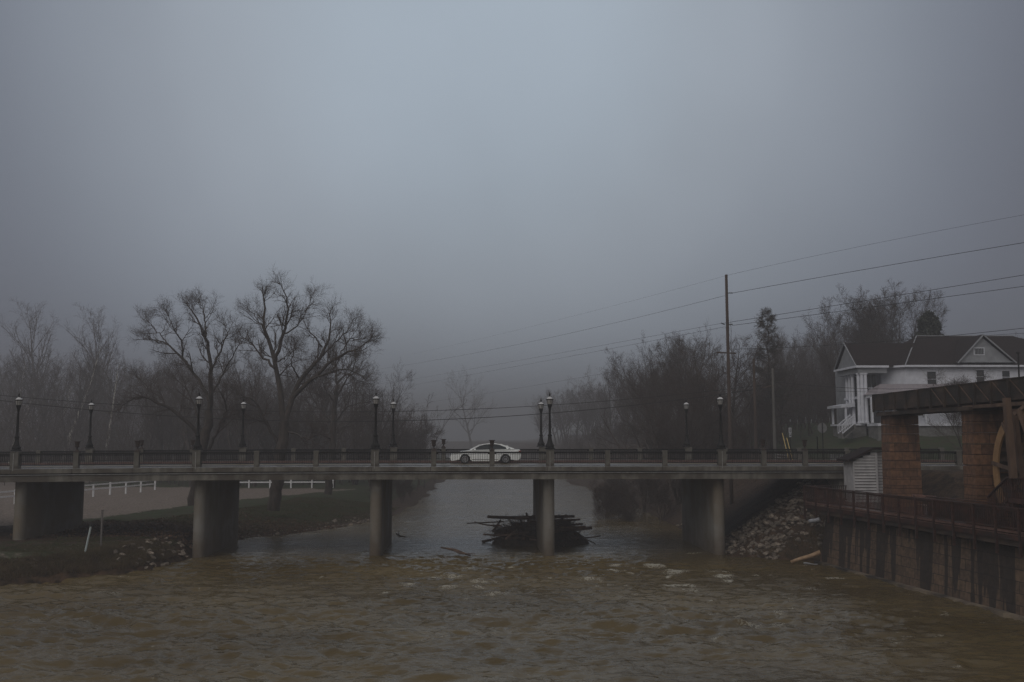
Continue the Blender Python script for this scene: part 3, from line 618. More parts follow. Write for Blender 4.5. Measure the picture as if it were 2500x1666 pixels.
# ------------------------------------------------------------ car
def make_car():
    r = thing('car', 'silver white four door sedan driving left across the bridge', 'car')
    # x forward is -x; side outline (x,z), wheels at -1.40 and +1.40
    def arch(cx, n=9): return [(cx + 0.365 * math.cos(a), 0.32 + 0.365 * math.sin(a)) for a in np.linspace(math.pi * 1.02, -0.02 * math.pi, n)]
    low = [(-2.38, 0.28), (-2.30, 0.20)] + arch(-1.40) + [(-0.9, 0.19), (0.9, 0.19)] + arch(1.40) + [(2.25, 0.24), (2.42, 0.36), (2.46, 0.60), (2.44, 0.88), (2.36, 0.985), (1.95, 1.02), (1.55, 1.015), (0.2, 0.985), (-0.9, 0.955), (-1.05, 0.95), (-1.7, 0.86), (-2.15, 0.75), (-2.36, 0.62), (-2.43, 0.45)]
    mb = MB(); n = len(low); v = []
    cx, cz = 0.0, 0.6
    for y, k in ((-0.90, 0.955), (-0.865, 0.985), (-0.80, 1.0), (0.80, 1.0), (0.865, 0.985), (0.90, 0.955)):
        for x, z in low:
            taper = 1 - 0.10 * max(0, abs(x) - 1.9) / 0.55
            zz_ = cz + (z - cz) * (k if z > 0.6 else 1)
            v.append((x * (0.99 if abs(y) > 0.88 else 1), y * taper, zz_))
    f = [tuple(range(n)), tuple(range(6 * n - 1, 5 * n - 1, -1))]
    for j in range(5): f += [(j * n + i, (j + 1) * n + i, (j + 1) * n + (i + 1) % n, j * n + (i + 1) % n) for i in range(n)]
    body = mb.add(v, f).build('body', M['carpaint'], r)
    # cabin: roof shell and pillars in paint, glass slightly inset
    rf = [(-1.02, 0.95), (-0.35, 1.30), (-0.05, 1.37), (0.35, 1.405), (0.75, 1.395), (1.10, 1.33), (1.45, 1.20), (1.98, 1.005)]
    gl = MB(); v = []; m_ = len(rf)
    for y in (-1, 1):
        for x, z in rf:
            w = 0.80 - (z - 0.95) / 0.45 * 0.20
            v.append((x, y * w, z - 0.02))
    f = [tuple(range(m_)), tuple(range(2 * m_ - 1, m_ - 1, -1))] + [(i, i + m_, (i + 1) % m_ + m_, (i + 1) % m_) for i in range(m_)]
    gl.add(v, f).build('window', M['pane'], r)
    rp = MB()
    for (x0, z0), (x1, z1) in zip(rf[1:-2], rf[2:-1]):       # roof skin
        w0 = 0.80 - (z0 - 0.95) / 0.45 * 0.20 + 0.01; w1 = 0.80 - (z1 - 0.95) / 0.45 * 0.20 + 0.01
        rp.add([(x0, -w0, z0), (x1, -w1, z1), (x1, w1, z1), (x0, w0, z0), (x0, -w0 - .005, z0 - .06), (x1, -w1 - .005, z1 - .06), (x1, w1 + .005, z1 - .06), (x0, w0 + .005, z0 - .06)],
               [(0, 1, 2, 3), (0, 4, 5, 1), (3, 2, 6, 7)])
    def pil(x0, z0, x1, z1, w=0.07):
        for sy in (-1, 1):
            a = 0.80 - (z0 - 0.95) / 0.45 * 0.20 + 0.005; b_ = 0.80 - (z1 - 0.95) / 0.45 * 0.20 + 0.005
            rp.beam((x0, sy * a, z0), (x1, sy * b_, z1), 0.05, w)
    pil(-1.02, 0.95, -0.35, 1.29); pil(1.08, 1.31, 1.98, 1.0, 0.10); pil(1.45, 1.17, 1.55, 1.0, 0.30)
    rp.build('roof', M['carpaint'], r)
    MB().box((0.32, -0.72, 1.16), (0.06, 0.14, 0.36)).box((0.32, 0.72, 1.16), (0.06, 0.14, 0.36)).build('door_pillar', M['blacktrim'], r)
    for sy in (-1, 1): MB().box((-0.72, sy * 0.93, 0.99), (0.16, 0.14, 0.11), top=0.8).build('mirror', M['carpaint'], r)
    for x in (-0.28, 0.75):
        for sy in (-1, 1): MB().box((x + 0.35, sy * 0.905, 0.80), (0.16, 0.02, 0.025)).build('door_handle', M['rim'], body)
    MB().box((-0.45, -0.902, 0.62), (0.012, 0.01, 0.6)).box((0.42, -0.902, 0.6), (0.012, 0.01, 0.62)).box((-0.0, -0.905, 0.30), (1.8, 0.02, 0.03)).build('door_seam', M['blacktrim'], body)
    for sy in (-1, 1):
        MB().box((-2.25, sy * 0.66, 0.66), (0.28, 0.3, 0.11), top=0.85).build('headlight', M['headlens'], r)
        MB().box((2.38, sy * 0.66, 0.83), (0.16, 0.34, 0.14)).build('tail_light', M['tail'], r)
    for cx in (-1.40, 1.40):
        for sy in (-1, 1):
            w = bpy.data.objects.new('wheel', None); col.objects.link(w); w.parent = r; w.location = (cx, sy * 0.79, 0.32)
            t = MB(); th = [(0.20, -0.10), (0.30, -0.11), (0.325, -0.07), (0.325, 0.07), (0.30, 0.11), (0.20, 0.10)]
            t.lathe(th, 24); o = t.build('tyre', M['rubber'], w, smooth=True); o.rotation_euler = (R(90), 0, 0)
            q = MB(); q.lathe([(0.205, -0.02), (0.215, 0.112), (0.19, 0.112), (0.18, 0.05), (0.04, 0.06), (0.04, 0.10), (0.0, 0.10)], 24)
            for k in range(10):
                a = k * math.pi / 5; q.beam((0.03 * math.cos(a), 0.03 * math.sin(a), 0.095), (0.2 * math.cos(a), 0.2 * math.sin(a), 0.10), 0.03, 0.02)
            o = q.build('rim', M['rim'], w); o.rotation_euler = (R(90) * (1 if sy < 0 else -1), 0, 0)
    MB().bx(-2.0, 2.0, -0.72, 0.72, 0.20, 0.62).build('underbody', M['blacktrim'], r)
    return r
car = make_car()
cxm = gx(1184.2, 66.0); car.location = (cxm, 66.0, DK - 0.005); car.rotation_euler = (0, 0, BA)

# ------------------------------------------------------------ mill side: wall, boardwalk, shed, pillars, flume, wheel
def rl(Y): return 18.05 + (57.5 - Y) * 0.151            # railing line of the boardwalk
FL = 3.5
# retaining wall, battered
Y0, Y1 = 56.8, 24.0
mw = thing('mill_wall', 'tall stained stone block retaining wall standing in the river under the boardwalk', 'wall')
dirw = np.array((rl(Y1) - rl(Y0), Y1 - Y0)); Lw = np.linalg.norm(dirw); angw = math.atan2(dirw[1], dirw[0])
wl = MB()
v = [(0, 0.40, -1.2), (Lw, 0.40, -1.2), (Lw, -0.40, 2.72), (0, -0.40, 2.72), (0, -2.5, -1.2), (Lw, -2.5, -1.2), (Lw, -2.5, 2.72), (0, -2.5, 2.72)]
# local frame: x along the wall, -y outward toward the river is river side
v = [(x, -y if False else y, z) for x, y, z in v]
wl.add([(0, -0.42, -1.2), (Lw, -0.42, -1.2), (Lw, 0.30, 2.75), (0, 0.30, 2.75), (0, 2.5, -1.2), (Lw, 2.5, -1.2), (Lw, 2.5, 2.75), (0, 2.5, 2.75)],
       [(0, 1, 2, 3), (4, 7, 6, 5), (0, 3, 7, 4), (1, 5, 6, 2), (3, 2, 6, 7), (0, 4, 5, 1)])
mw.location = (rl(Y0) + 0.25, Y0, 0); mw.rotation_euler = (0, 0, angw)
# river side is to the right of travel when walking toward the camera -> local -y is toward +X ; flip
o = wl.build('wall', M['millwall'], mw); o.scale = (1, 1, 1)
mft = MB()
x = 0.0; i = 0
while x < Lw:
    w = 0.7 + 0.35 * random.random()
    mft.box((x + w / 2, -0.42, 0.0 + random.uniform(-.01, .02)), (w - 0.03, 0.34, 0.26), rot=(0, random.uniform(-.01, .01), 0)); x += w
mft.build('footing_stones', mat('pale_footing', (0.26, 0.21, 0.15), (0.13, 0.10, 0.08), 0.8, 1.2, bump=0.4, c3=(0.04, 0.035, 0.03), s3=0.45), mw)

bd = thing('boardwalk', 'dark red stained timber boardwalk with railing above the stone wall', 'boardwalk')
YE = 58.2; yn = 24.0
def RP(Y, z, off=0.0): return np.array((rl(Y) + off, Y, z))
# deck boards (one sheet of planks: boards run across)
pk = MB(); Y = YE - 0.1
pk.add([RP(YE, FL, 0), RP(yn, FL, 0), (33, yn, FL), (33, 56.4, FL), (20.8, YE, FL), RP(YE, FL - .05, 0), RP(yn, FL - .05, 0), (33, yn, FL - .05), (33, 56.4, FL - .05), (20.8, YE, FL - .05)],
       [(0, 1, 2, 3, 4), (9, 8, 7, 6, 5), (0, 5, 6, 1), (1, 6, 7, 2), (2, 7, 8, 3), (3, 8, 9, 4), (4, 9, 5, 0)])
pk.build('floor', M['deckboard'], bd)
MB().beam(RP(YE, FL - 0.03, -0.04), RP(yn, FL - 0.03, -0.04), 0.05, 0.10).build('edge_board', M['fascia'], bd)
MB().beam(RP(YE, FL - 0.27, -0.02), RP(yn, FL - 0.27, -0.02), 0.06, 0.20).build('rim_joist', M['wood'], bd)
MB().beam(RP(YE, FL - 0.14, -0.06), RP(yn, FL - 0.14, -0.06), 0.03, 0.04).build('edge_board', M['fascia'], bd)
MB().beam(RP(YE, FL - 0.50, 0.10), RP(yn, FL - 0.50, 0.10), 0.10, 0.25).build('rim_joist', M['oldwood'], bd)
pyl = [58.2, 56.3 + 0.55]; step = 1.83
ys_ = [YE - i * 1.47 for i in range(24) if YE - i * 1.47 > yn + 0.3]
m_post = MB().box((0, 0, -0.02), (0.10, 0.10, 1.98)).build('railing_post', M['wood']); pm = m_post.data; bpy.data.objects.remove(m_post)
rt = []
for Y in ys_: ob('railing_post', pm, bd, RP(Y, FL - 0.0, -0.09), 0.15)
MB().beam(RP(YE + .05, FL + 0.95, -0.05), RP(yn, FL + 0.95, -0.05), 0.15, 0.045).beam(RP(YE, FL + 0.86, -0.03), RP(yn, FL + 0.86, -0.03), 0.045, 0.09).build('handrail', M['wood'], bd)
MB().beam(RP(YE, FL + 0.12, -0.03), RP(yn, FL + 0.12, -0.03), 0.045, 0.08).build('bottom_rail', M['wood'], bd)
bal = MB(); Y = YE - 0.1
while Y > yn: bal.box(RP(Y, FL + 0.48, -0.035), (0.036, 0.036, 0.80)); Y -= 0.135
bal.build('balusters', M['wood'], bd)
# return railing along the far end, toward the shed
e0 = np.array(RP(YE, 0, 0)); e1 = np.array((20.75, YE + 0.05, 0))
rr_ = MB().beam(e0 + (0, 0, FL + 0.95), e1 + (0, 0, FL + 0.95), 0.14, 0.045).beam(e0 + (0, 0, FL + 0.12), e1 + (0, 0, FL + 0.12), 0.045, 0.08)
rr_.build('handrail', M['wood'], bd)
bal = MB()
for k in range(24):
    p = e0 + (e1 - e0) * k / 23; bal.box((p[0], p[1], FL + 0.5), (0.036, 0.036, 0.86))
bal.build('balusters', M['wood'], bd)
ob('railing_post', pm, bd, (20.75, YE + 0.05, FL), 0)
# inner railing behind, toward the stairs
i0 = np.array((rl(46.6) + 0.62, 46.6, 0)); i1 = np.array((rl(37.0) + 0.62, 37.0, 0))
inn = MB().beam(i0 + (0, 0, FL + 1.0), i1 + (0, 0, FL + 1.0), 0.14, 0.05).beam(i0 + (0, 0, FL + 0.88), i1 + (0, 0, FL + 0.88), 0.04, 0.08)
inn.build('handrail', M['wood'], bd)
bal = MB()
for k in range(70):
    p = i0 + (i1 - i0) * k / 69; bal.box((p[0], p[1], FL + 0.5), (0.034, 0.034, 0.86))
bal.build('balusters', M['wood'], bd)
# steps up beside the wheel
st = thing('wheel_stairs', 'dark red timber stairs and landing with railing beside the water wheel', 'stairs')
sx = 21.02
tr = MB()
for k in range(6): tr.bx(sx + 0.02, sx + 0.5, 41.9 - 0.3 * (k + 1), 41.9 - 0.3 * k, FL + 0.17 * k + 0.11, FL + 0.17 * k + 0.16)
tr.build('treads', M['wood'], st)
MB().beam((sx, 42.0, FL + 0.05), (sx, 40.3, FL + 1.0), 0.06, 0.28).build('stringer', M['wood'], st)
pA = at(2402, 1214, 42.1); pB = at(2450, 1166, 40.35)
pA[0] = pB[0] = sx
MB().beam(pA, pB, 0.12, 0.06).beam(pB, (sx, 30.0, pB[2]), 0.12, 0.06).build('handrail', M['wood'], st)
bal = MB()
for k in range(13):
    q = k / 12; p = pA + (pB - pA) * q; bal.box((p[0], p[1], p[2] - 0.48), (0.035, 0.035, 0.9))
for k in range(70): bal.box((sx, 40.3 - 0.135 * k, pB[2] - 0.48), (0.035, 0.035, 0.9))
bal.build('balusters', M['wood'], st)
MB().beam((sx, 40.35, pB[2] - 0.95), (sx, 30, pB[2] - 0.95), 0.08, 0.2).bx(sx + 0.04, sx + 0.5, 30, 40.3, pB[2] - 1.0, pB[2] - 0.95).build('landing', M['wood'], st)
for Y in (40.0, 37.6, 35.2): MB().box((sx, Y, (FL + pB[2]) / 2), (0.09, 0.09, pB[2] - FL)).build('post', M['wood'], st)

# bench on the boardwalk
bn = thing('bench', 'wet slatted wooden bench whose back shows above the boardwalk railing', 'bench')
bp0 = at(2228, 1209, 49.0); bp1 = at(2285, 1214, 47.0)
for kz, w in ((0.0, .09), (-0.12, .09), (-0.24, .09)):
    MB().beam(bp0 + (0, 0, kz), bp1 + (0, 0, kz), 0.035, w).build('back_slat', M['bench'], bn)
zs_ = bp0[2]
st_ = MB()
for k in range(4): st_.beam((bp0[0] + 0.12 + 0.11 * k, bp0[1], FL + 0.45), (bp1[0] + 0.12 + 0.11 * k, bp1[1], FL + 0.45), 0.09, 0.035)
st_.build('seat', M['bench'], bn)
for p in (bp0, bp1):
    sgn = -0.15 if p is bp0 else 0.15
    MB().box((p[0] + 0.02, p[1] + sgn, (FL + p[2]) / 2), (0.07, 0.07, p[2] - FL)).box((p[0] + 0.45, p[1] + sgn, FL + 0.22), (0.07, 0.07, 0.44)).box((p[0] + 0.24, p[1] + sgn, FL + 0.41), (0.5, 0.06, 0.05)).build('leg', M['wood'], bn)

# brick/stone pillars
def pillar(x0, x1, y0, y1, z0, z1, label, m, nm='stone_pillar'):
    r = thing(nm, label, 'pillar', ((x0 + x1) / 2, (y0 + y1) / 2, 0))
    w, d = x1 - x0, y1 - y0; n = int((z1 - z0) / 0.47); ch = (z1 - z0) / n; mb = MB()
    for k in range(n):
        g = 1.055 - 0.055 * (k / n); h = ch - 0.03
        mb.box((0, 0, z0 + k * ch + ch / 2), (w * g, d * g, h)); mb.box((0, 0, z0 + k * ch + ch - 0.015), (w * g - 0.05, d * g - 0.05, 0.028))
    o = mb.build('shaft', m, r); bv = o.modifiers.new('bevel', 'BEVEL'); bv.width = 0.015; bv.segments = 2
    return r
ZPT = zz(1015, 53.5)
pa = pillar(21.35, 23.0, 53.5, 54.7, FL, ZPT, 'rust brown block pillar behind the shed holding the flume end', M['pillar'])
pb = pillar(21.35, 23.2, 43.75, 44.9, FL, ZPT, 'rust brown block pillar beside the water wheel', M['pillar'])
MB().bx(-1.05, 1.05, -0.75, 0.75, ZPT + 0.002, ZPT + 0.16).build('cap_beam', M['oldwood'], pa)
MB().bx(-1.15, 1.15, -0.75, 0.75, ZPT + 0.002, ZPT + 0.16).build('cap_beam', M['oldwood'], pb)
mh = thing('mill_building', 'dark stone mill wall behind the water wheel', 'building', (0, 0, 0))
MB().bx(23.25, 34.0, 30.0, 44.3, 1.5, zz(1032, 43.7)).build('wall', M['darkstone'], mh)
MB().bx(23.15, 34.1, 29.9, 44.4, zz(1032, 43.7) + 0.002, zz(1032, 43.7) + 0.12).build('coping', M['oldwood'], mh)

# flume
fl = thing('wooden_flume', 'long dark timber water flume with upright battens carried on the pillars', 'flume')
zt, zb, z3 = zz(966, 55.6), zz(1003, 55.6), zz(1015.5, 55.6)
fx0, fx1 = 21.3, 22.9; fy0, fy1 = 28.0, 55.6
MB().bx(fx0, fx0 + 0.06, fy0, fy1, zb, zt).build('side_board', M['oldwood'], fl)
MB().bx(fx1 - 0.06, fx1, fy0, fy1, zb, zt).build('side_board', M['oldwood'], fl)
MB().bx(fx0 + 0.062, fx1 - 0.062, fy0, fy1, zb, zb + 0.06).build('bottom_board', M['oldwood'], fl)
MB().bx(fx0 + 0.062, fx1 - 0.062, fy1 - 0.06, fy1 - 0.002, zb + 0.062, zt - 0.002).build('end_board', M['oldwood'], fl)
MB().bx(fx0 - 0.04, fx0 + 0.10, fy0, fy1, zt + 0.002, zt + 0.045).bx(fx1 - 0.1, fx1 + 0.04, fy0, fy1, zt + 0.002, zt + 0.045).build('top_rail', M['oldwood'], fl)
bt = MB(); dg = MB(); Y = fy1 - 0.08
k = 0
while Y > fy0:
    bt.bx(fx0 - 0.09, fx0 - 0.003, Y - 0.06, Y + 0.06, zb - 0.10, zt + 0.04)
    if Y < 48.5: dg.beam((fx0 - 0.035, Y - 0.12, zt - 0.03), (fx0 - 0.035, Y - 1.30, zb + 0.05), 0.025, 0.05)
    Y -= 1.52
bt.build('battens', M['oldwood'], fl); dg.build('diagonal_braces', M['timber'], fl)
MB().bx(fx0 + 0.10, fx0 + 0.40, 44.6, fy1 - 0.3, z3, zb - 0.102).bx(fx1 - 0.4, fx1 - 0.1, 30, fy1 - 0.3, z3, zb - 0.102).build('bearer', M['oldwood'], fl)
MB().bx(fx0 - 0.05, fx0 + 0.25, fy0, 44.55, z3 + 0.05, zb - 0.102).build('bearer', M['timber'], fl)

# water wheel
ww = thing('water_wheel', 'large golden timber water wheel with spokes beside the dark mill wall', 'water wheel')
WC = np.array((21.65, 40.05, EYE - 1.45)); WR = 2.75
ww.location = (0, 0, 0)
def ring(x0, x1, r0, r1, n=64):
    v = []
    for i in range(n):
        a = 2 * math.pi * i / n
        for x, r in ((x0, r0), (x0, r1), (x1, r1), (x1, r0)): v.append((x, WC[1] + r * math.cos(a), WC[2] + r * math.sin(a)))
    f = []
    for i in range(n):
        j = (i + 1) % n
        for q in range(4): f.append((4 * i + q, 4 * i + (q + 1) % 4, 4 * j + (q + 1) % 4, 4 * j + q))
    return v, f
for x in (WC[0], WC[0] + 1.0):
    v, f = ring(x, x + 0.09, WR - 0.42, WR); MB().add(v, f).build('rim', M['wheelwood'], ww)
bk = MB()
for i in range(32):
    a = 2 * math.pi * i / 32; b_ = a + 0.16
    bk.beam((WC[0] + 0.55, WC[1] + (WR - 0.42) * math.cos(a), WC[2] + (WR - 0.42) * math.sin(a)), (WC[0] + 0.55, WC[1] + (WR - 0.02) * math.cos(b_), WC[2] + (WR - 0.02) * math.sin(b_)), 0.9, 0.035)
bk.build('paddles', M['oldwood'], ww)
for x in (WC[0] - 0.045, WC[0] + 1.13):
    for i in range(8):
        a = 2 * math.pi * i / 8 + R(8)
        MB().beam((x, WC[1], WC[2]), (x, WC[1] + (WR - 0.05) * math.cos(a), WC[2] + (WR - 0.05) * math.sin(a)), 0.07, 0.16).build('spoke', M['timber'], ww)
MB().tube([(WC[0] - 0.5, WC[1], WC[2]), (WC[0] + 1.6, WC[1], WC[2])], 0.16, 16).build('axle', M['rustiron'], ww)
MB().tube([(WC[0] - 0.1, WC[1], WC[2]), (WC[0] + 1.2, WC[1], WC[2])], 0.34, 16).build('hub', M['timber'], ww)
# timber frame carrying the flume over the wheel
tf = thing('timber_trestle', 'upright timber posts and braces carrying the flume in front of the wheel', 'timber frame')
zfl = z3 + 0.048
MB().beam(at(2474, 1168, 39.5), at(2457, 972, 39.5), 0.24, 0.24).build('post', M['timber'], tf)
MB().beam(at(2488, 1168, 39.9) + (0.1, 0, 0), at(2470, 1000, 39.9) + (0.1, 0, 0), 0.20, 0.2).build('post', M['timber'], tf)
MB().beam(at(2487, 1000, 39.0), at(2512, 1070, 38.6), 0.16, 0.14).build('brace', M['timber'], tf)
MB().beam(at(2476, 1012, 39.2), at(2510, 985, 38.8), 0.16, 0.14).build('brace', M['timber'], tf)

# shed against the bridge end
sh = thing('shed', 'small pale grey clapboard shed with sloping dark roof at the bridge end', 'shed')
sy0, sy1 = 56.9, 58.6
xA, xB, xC = gx(2081, sy0), gx(2137, sy0), gx(2230, sy0)
zA, zB_ = zz(1127, sy0), zz(1105, sy0)
poly = [(xA, FL), (xB, FL), (xB, zB_), (xA, zA)]
MB().prism(poly, sy0, sy1).build('wall', M['siding'], sh)
MB().prism([(xB + 0.002, FL), (xC, FL), (xC, zB_), (xB + 0.002, zB_)], sy0 + 0.25, sy1 - 0.002).build('wall', M['siding'], sh)
cl = MB(); z = FL + 0.06
while z < zB_ - 0.05:
    # boards follow the slope at the top
    xs = xA if z < zA else xA + (z - zA) / (zB_ - zA) * (xB - xA)
    if xB - xs > 0.2: cl.add([(xs, sy0 - 0.055, z), (xB - 0.06, sy0 - 0.055, z), (xB - 0.06, sy0 - 0.004, z + 0.145), (xs, sy0 - 0.004, z + 0.145), (xs, sy0 - 0.002, z), (xB - 0.06, sy0 - 0.002, z)], [(0, 1, 2, 3), (0, 4, 5, 1)])
    cl.add([(xB + 0.08, sy0 + 0.215, z), (xC, sy0 + 0.215, z), (xC, sy0 + 0.246, z + 0.145), (xB + 0.08, sy0 + 0.246, z + 0.145), (xB + 0.08, sy0 + 0.248, z), (xC, sy0 + 0.248, z)], [(0, 1, 2, 3), (0, 4, 5, 1)])
    z += 0.175
cl.build('clapboards', M['siding'], sh, fix=False)
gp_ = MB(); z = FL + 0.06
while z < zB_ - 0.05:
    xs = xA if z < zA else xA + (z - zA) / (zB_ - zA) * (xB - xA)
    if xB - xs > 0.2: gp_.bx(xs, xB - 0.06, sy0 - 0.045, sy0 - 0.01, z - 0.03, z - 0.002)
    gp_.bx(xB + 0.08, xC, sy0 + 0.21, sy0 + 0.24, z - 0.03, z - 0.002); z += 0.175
gp_.build('lap_shade_strips', M['post'], sh)  # dark strips put in for the shadow line under each clapboard lap
MB().box(((xB), sy0 - 0.03, (FL + zB_) / 2), (0.12, 0.05, zB_ - FL)).box((xA, sy0 - 0.03, (FL + zA) / 2), (0.07, 0.05, zA - FL)).build('corner_board', M['siding'], sh)
rz_ = MB(); th = 0.13
pA_ = (gx(2069, sy0 - .2), zz(1128, sy0 - .2)); pB2 = (gx(2133, sy0 - .2), zz(1098, sy0 - .2)); pC = (gx(2246, sy0 - .2), zz(1098, sy0 - .2))
for a, b_ in ((pA_, pB2), (pB2, pC)):
    rz_.prism([(a[0], a[1]), (b_[0], b_[1]), (b_[0], b_[1] + th), (a[0], a[1] + th)], sy0 - 0.25, sy1 + 0.1)
rz_.build('roof', M['roof'], sh)

# ------------------------------------------------------------ house on the rise
HB = 8.0                                       # ground level at the house
hs_ = thing('house', 'white two storey clapboard house with brown hip roof and porches on the rise', 'house')
def Z(py, Y=97.0): return zz(py, Y)
zE = Z(893); zF = Z(1034)
hx = lambda px, Y=97.0: gx(px, Y)
x_l, x_w, x_m, x_r = hx(2096), hx(2165), hx(2208), 62.0
body = MB().prism([(x_w + 0.2, 99.3), (x_m, 97.0), (x_r, 97.0), (x_r, 108), (x_w + 0.2, 108)], zF, zE, axis='z').build('wall', M['housewhite'], hs_)
# clapboard lines
cb_ = MB(); z = zF
while z < zE - 0.1:
    cb_.add([(x_m, 96.965, z), (x_r, 96.965, z), (x_r, 96.995, z + 0.13), (x_m, 96.995, z + 0.13)], [(0, 1, 2, 3)]); z += 0.14
cb_.build('clapboards', M['housewhite'], body, fix=False)
MB().prism([(x_w + 0.3, 99.4), (x_m + .1, 97.1), (x_r - .1, 97.1), (x_r - .1, 107.9), (x_w + 0.3, 107.9)], HB - 1.5, zF - 0.003, axis='z').build('foundation', M['foundation'], hs_)
# wing set back behind the two storey porch
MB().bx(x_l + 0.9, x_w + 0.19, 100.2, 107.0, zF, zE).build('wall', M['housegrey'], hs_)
# main hip roof
ex0, ex1, ey0, ey1 = x_w - 0.25, x_r + 0.6, 96.4, 108.6; zr = Z(821, 102.5); rx0, rx1 = hx(2240, 102.5), hx(2478, 102.5)
rm = MB(); zc = zE + 0.02
cx0 = x_m - 0.2
rm.add([(ex0, 98.9, zc), (cx0, ey0, zc), (ex1, ey0, zc), (ex1, ey1, zc), (ex0, ey1, zc), (rx0, 102.5, zr), (rx1, 102.5, zr)],
       [(0, 1, 5), (1, 2, 6, 5), (2, 3, 6), (3, 4, 5, 6), (4, 0, 5), (4, 3, 2, 1, 0)])
roof = rm.build('roof', M['roof'], hs_)
MB().beam((ex0, 98.9, zc - 0.10), (cx0, ey0, zc - 0.10), 0.10, 0.2).beam((cx0, ey0, zc - 0.10), (ex1, ey0, zc - 0.10), 0.10, 0.2).build('gutter', M['housewhite'], roof)
MB().beam((rx0, 102.5, zr + .03), (rx1, 102.5, zr + .03), 0.14, 0.08).beam((rx0, 102.5, zr + .03), (cx0, ey0, zc + .03), 0.10, 0.05).build('ridge_cap', M['housegrey'], roof)
# left wing gable roof over the two storey porch, ridge along X
wy0, wy1 = 97.2, 103.8; wr = (wy0 + wy1) / 2; zw = Z(838, wr)
gxl = hx(2094, wy0)
wroof = MB(); ox = gxl - 0.3
wroof.add([(ox, wy0, zc), (x_w + 2.3, wy0 + 0.3, zc), (x_w + 4.6, wr, zw), (ox, wr, zw), (ox, wy1, zc), (x_w + 4.6, wy1, zc),
           (ox, wy0, zc - .12), (x_w + 2.3, wy0 + .3, zc - .12), (ox, wy1, zc - .12), (x_w + 4.6, wy1, zc - .12)],
          [(0, 1, 2, 3), (3, 2, 5, 4), (0, 6, 7, 1), (4, 5, 9, 8), (6, 8, 9, 7)])
wro = wroof.build('roof', M['roof'], hs_)
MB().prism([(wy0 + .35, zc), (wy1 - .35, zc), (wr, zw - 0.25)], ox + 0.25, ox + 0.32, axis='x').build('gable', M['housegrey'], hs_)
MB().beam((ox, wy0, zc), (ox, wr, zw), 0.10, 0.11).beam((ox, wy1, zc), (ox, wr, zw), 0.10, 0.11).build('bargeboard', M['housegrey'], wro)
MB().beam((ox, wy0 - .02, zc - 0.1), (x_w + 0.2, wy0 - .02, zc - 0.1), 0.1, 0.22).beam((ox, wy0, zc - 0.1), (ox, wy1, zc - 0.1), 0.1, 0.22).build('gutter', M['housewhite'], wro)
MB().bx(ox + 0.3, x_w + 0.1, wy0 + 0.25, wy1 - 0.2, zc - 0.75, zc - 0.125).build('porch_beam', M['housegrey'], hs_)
# tall porch columns
for px, yy in ((2100, 97.6), (2109, 97.6), (2092, 97.9), (2071, 101.3), (2078, 100.2), (2064, 102.6)):
    xx = gx(px, yy)
    MB().lathe([(0.26, 0), (0.26, 0.15), (0.20, 0.2), (0.17, (zc - .75 - zF) - 0.25), (0.24, (zc - .75 - zF) - 0.12), (0.26, (zc - .75 - zF))], 12, (xx, yy, zF)).build('column', M['housewhite'], hs_, smooth=False)
# upper balcony
zb2 = Z(966)
MB().bx(gxl + 0.4, x_w + 0.15, 97.7, 103, zb2 - 0.25, zb2 - 0.02).build('balcony_floor', M['housewhite'], hs_)
def picket(x0, x1, y, z0, z1, parent, name='porch_railing', m=None):
    mb = MB().bx(x0, x1, y - .03, y + .03, z1 - .06, z1).bx(x0, x1, y - .025, y + .025, z0 + .05, z0 + .12)
    n = int((x1 - x0) / 0.15)
    for k in range(n): mb.box((x0 + (k + .5) * (x1 - x0) / n, y, (z0 + z1) / 2), (0.045, 0.03, z1 - z0 - .05))
    return mb.build(name, m or M['housewhite'], parent)
picket(gx(2116, 97.7), x_w, 97.75, zb2, zb2 + 0.85, hs_)
# dark openings behind the columns
for px, py0, py1, wpx, yy in ((2130, 912, 962, 9, 100.18), (2148, 915, 962, 9, 100.18), (2118, 912, 962, 8, 100.18), (2120, 990, 1034, 10, 100.18)):
    MB().bx(gx(px, yy) - wpx / 46, gx(px, yy) + wpx / 46, yy - 0.04, yy, zz(py1, yy), zz(py0, yy)).build('door', M['pane'], hs_)
# inner end wall of the wing facing the river, with door and windows
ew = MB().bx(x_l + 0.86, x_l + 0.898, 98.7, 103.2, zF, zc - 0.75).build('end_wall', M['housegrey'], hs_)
MB().bx(x_l + 0.80, x_l + 0.857, 100.0, 101.6, zF + 0.05, zF + 2.4).bx(x_l + 0.80, x_l + 0.857, 100.3, 101.5, zb2 + 0.1, zb2 + 2.1).build('door', M['pane'], hs_)
# windows on the front
def win(px, py, wpx, hpx, Y=96.96, rot=0.0, nm='window'):
    x = gx(px, Y); z = zz(py, Y); w = wpx / F * Y; h = hpx / F * Y
    fr = MB().box((x, Y, z), (w + 0.16, 0.06, h + 0.2)).build(nm, M['housewhite'], hs_)
    MB().box((x, Y - 0.035, z + h / 4 - 0.01), (w, 0.02, h / 2 - 0.05)).box((x, Y - 0.035, z - h / 4 - 0.01), (w, 0.02, h / 2 - 0.05)).build('pane', M['pane'], fr)
win(2272, 926, 21, 38); win(2455, 921, 18, 32); win(2392, 920, 18, 34); win(2250, 1000, 12, 40)
# window on the chamfered corner
wdir = np.array((x_m - x_w - 0.2, -2.3)); wdir /= np.linalg.norm(wdir); wang = math.atan2(wdir[1], wdir[0])
wc = (hx(2191, 98.0), 98.02 - 0.03); zwin = Z(927)
fr = MB().box((wc[0], wc[1], zwin), (0.72, 0.08, 1.75), rz=wang).build('window', M['housewhite'], hs_)
MB().box((wc[0] - 0.03, wc[1] - 0.05, zwin), (0.52, 0.04, 1.5), rz=wang).build('pane', M['pane'], fr)
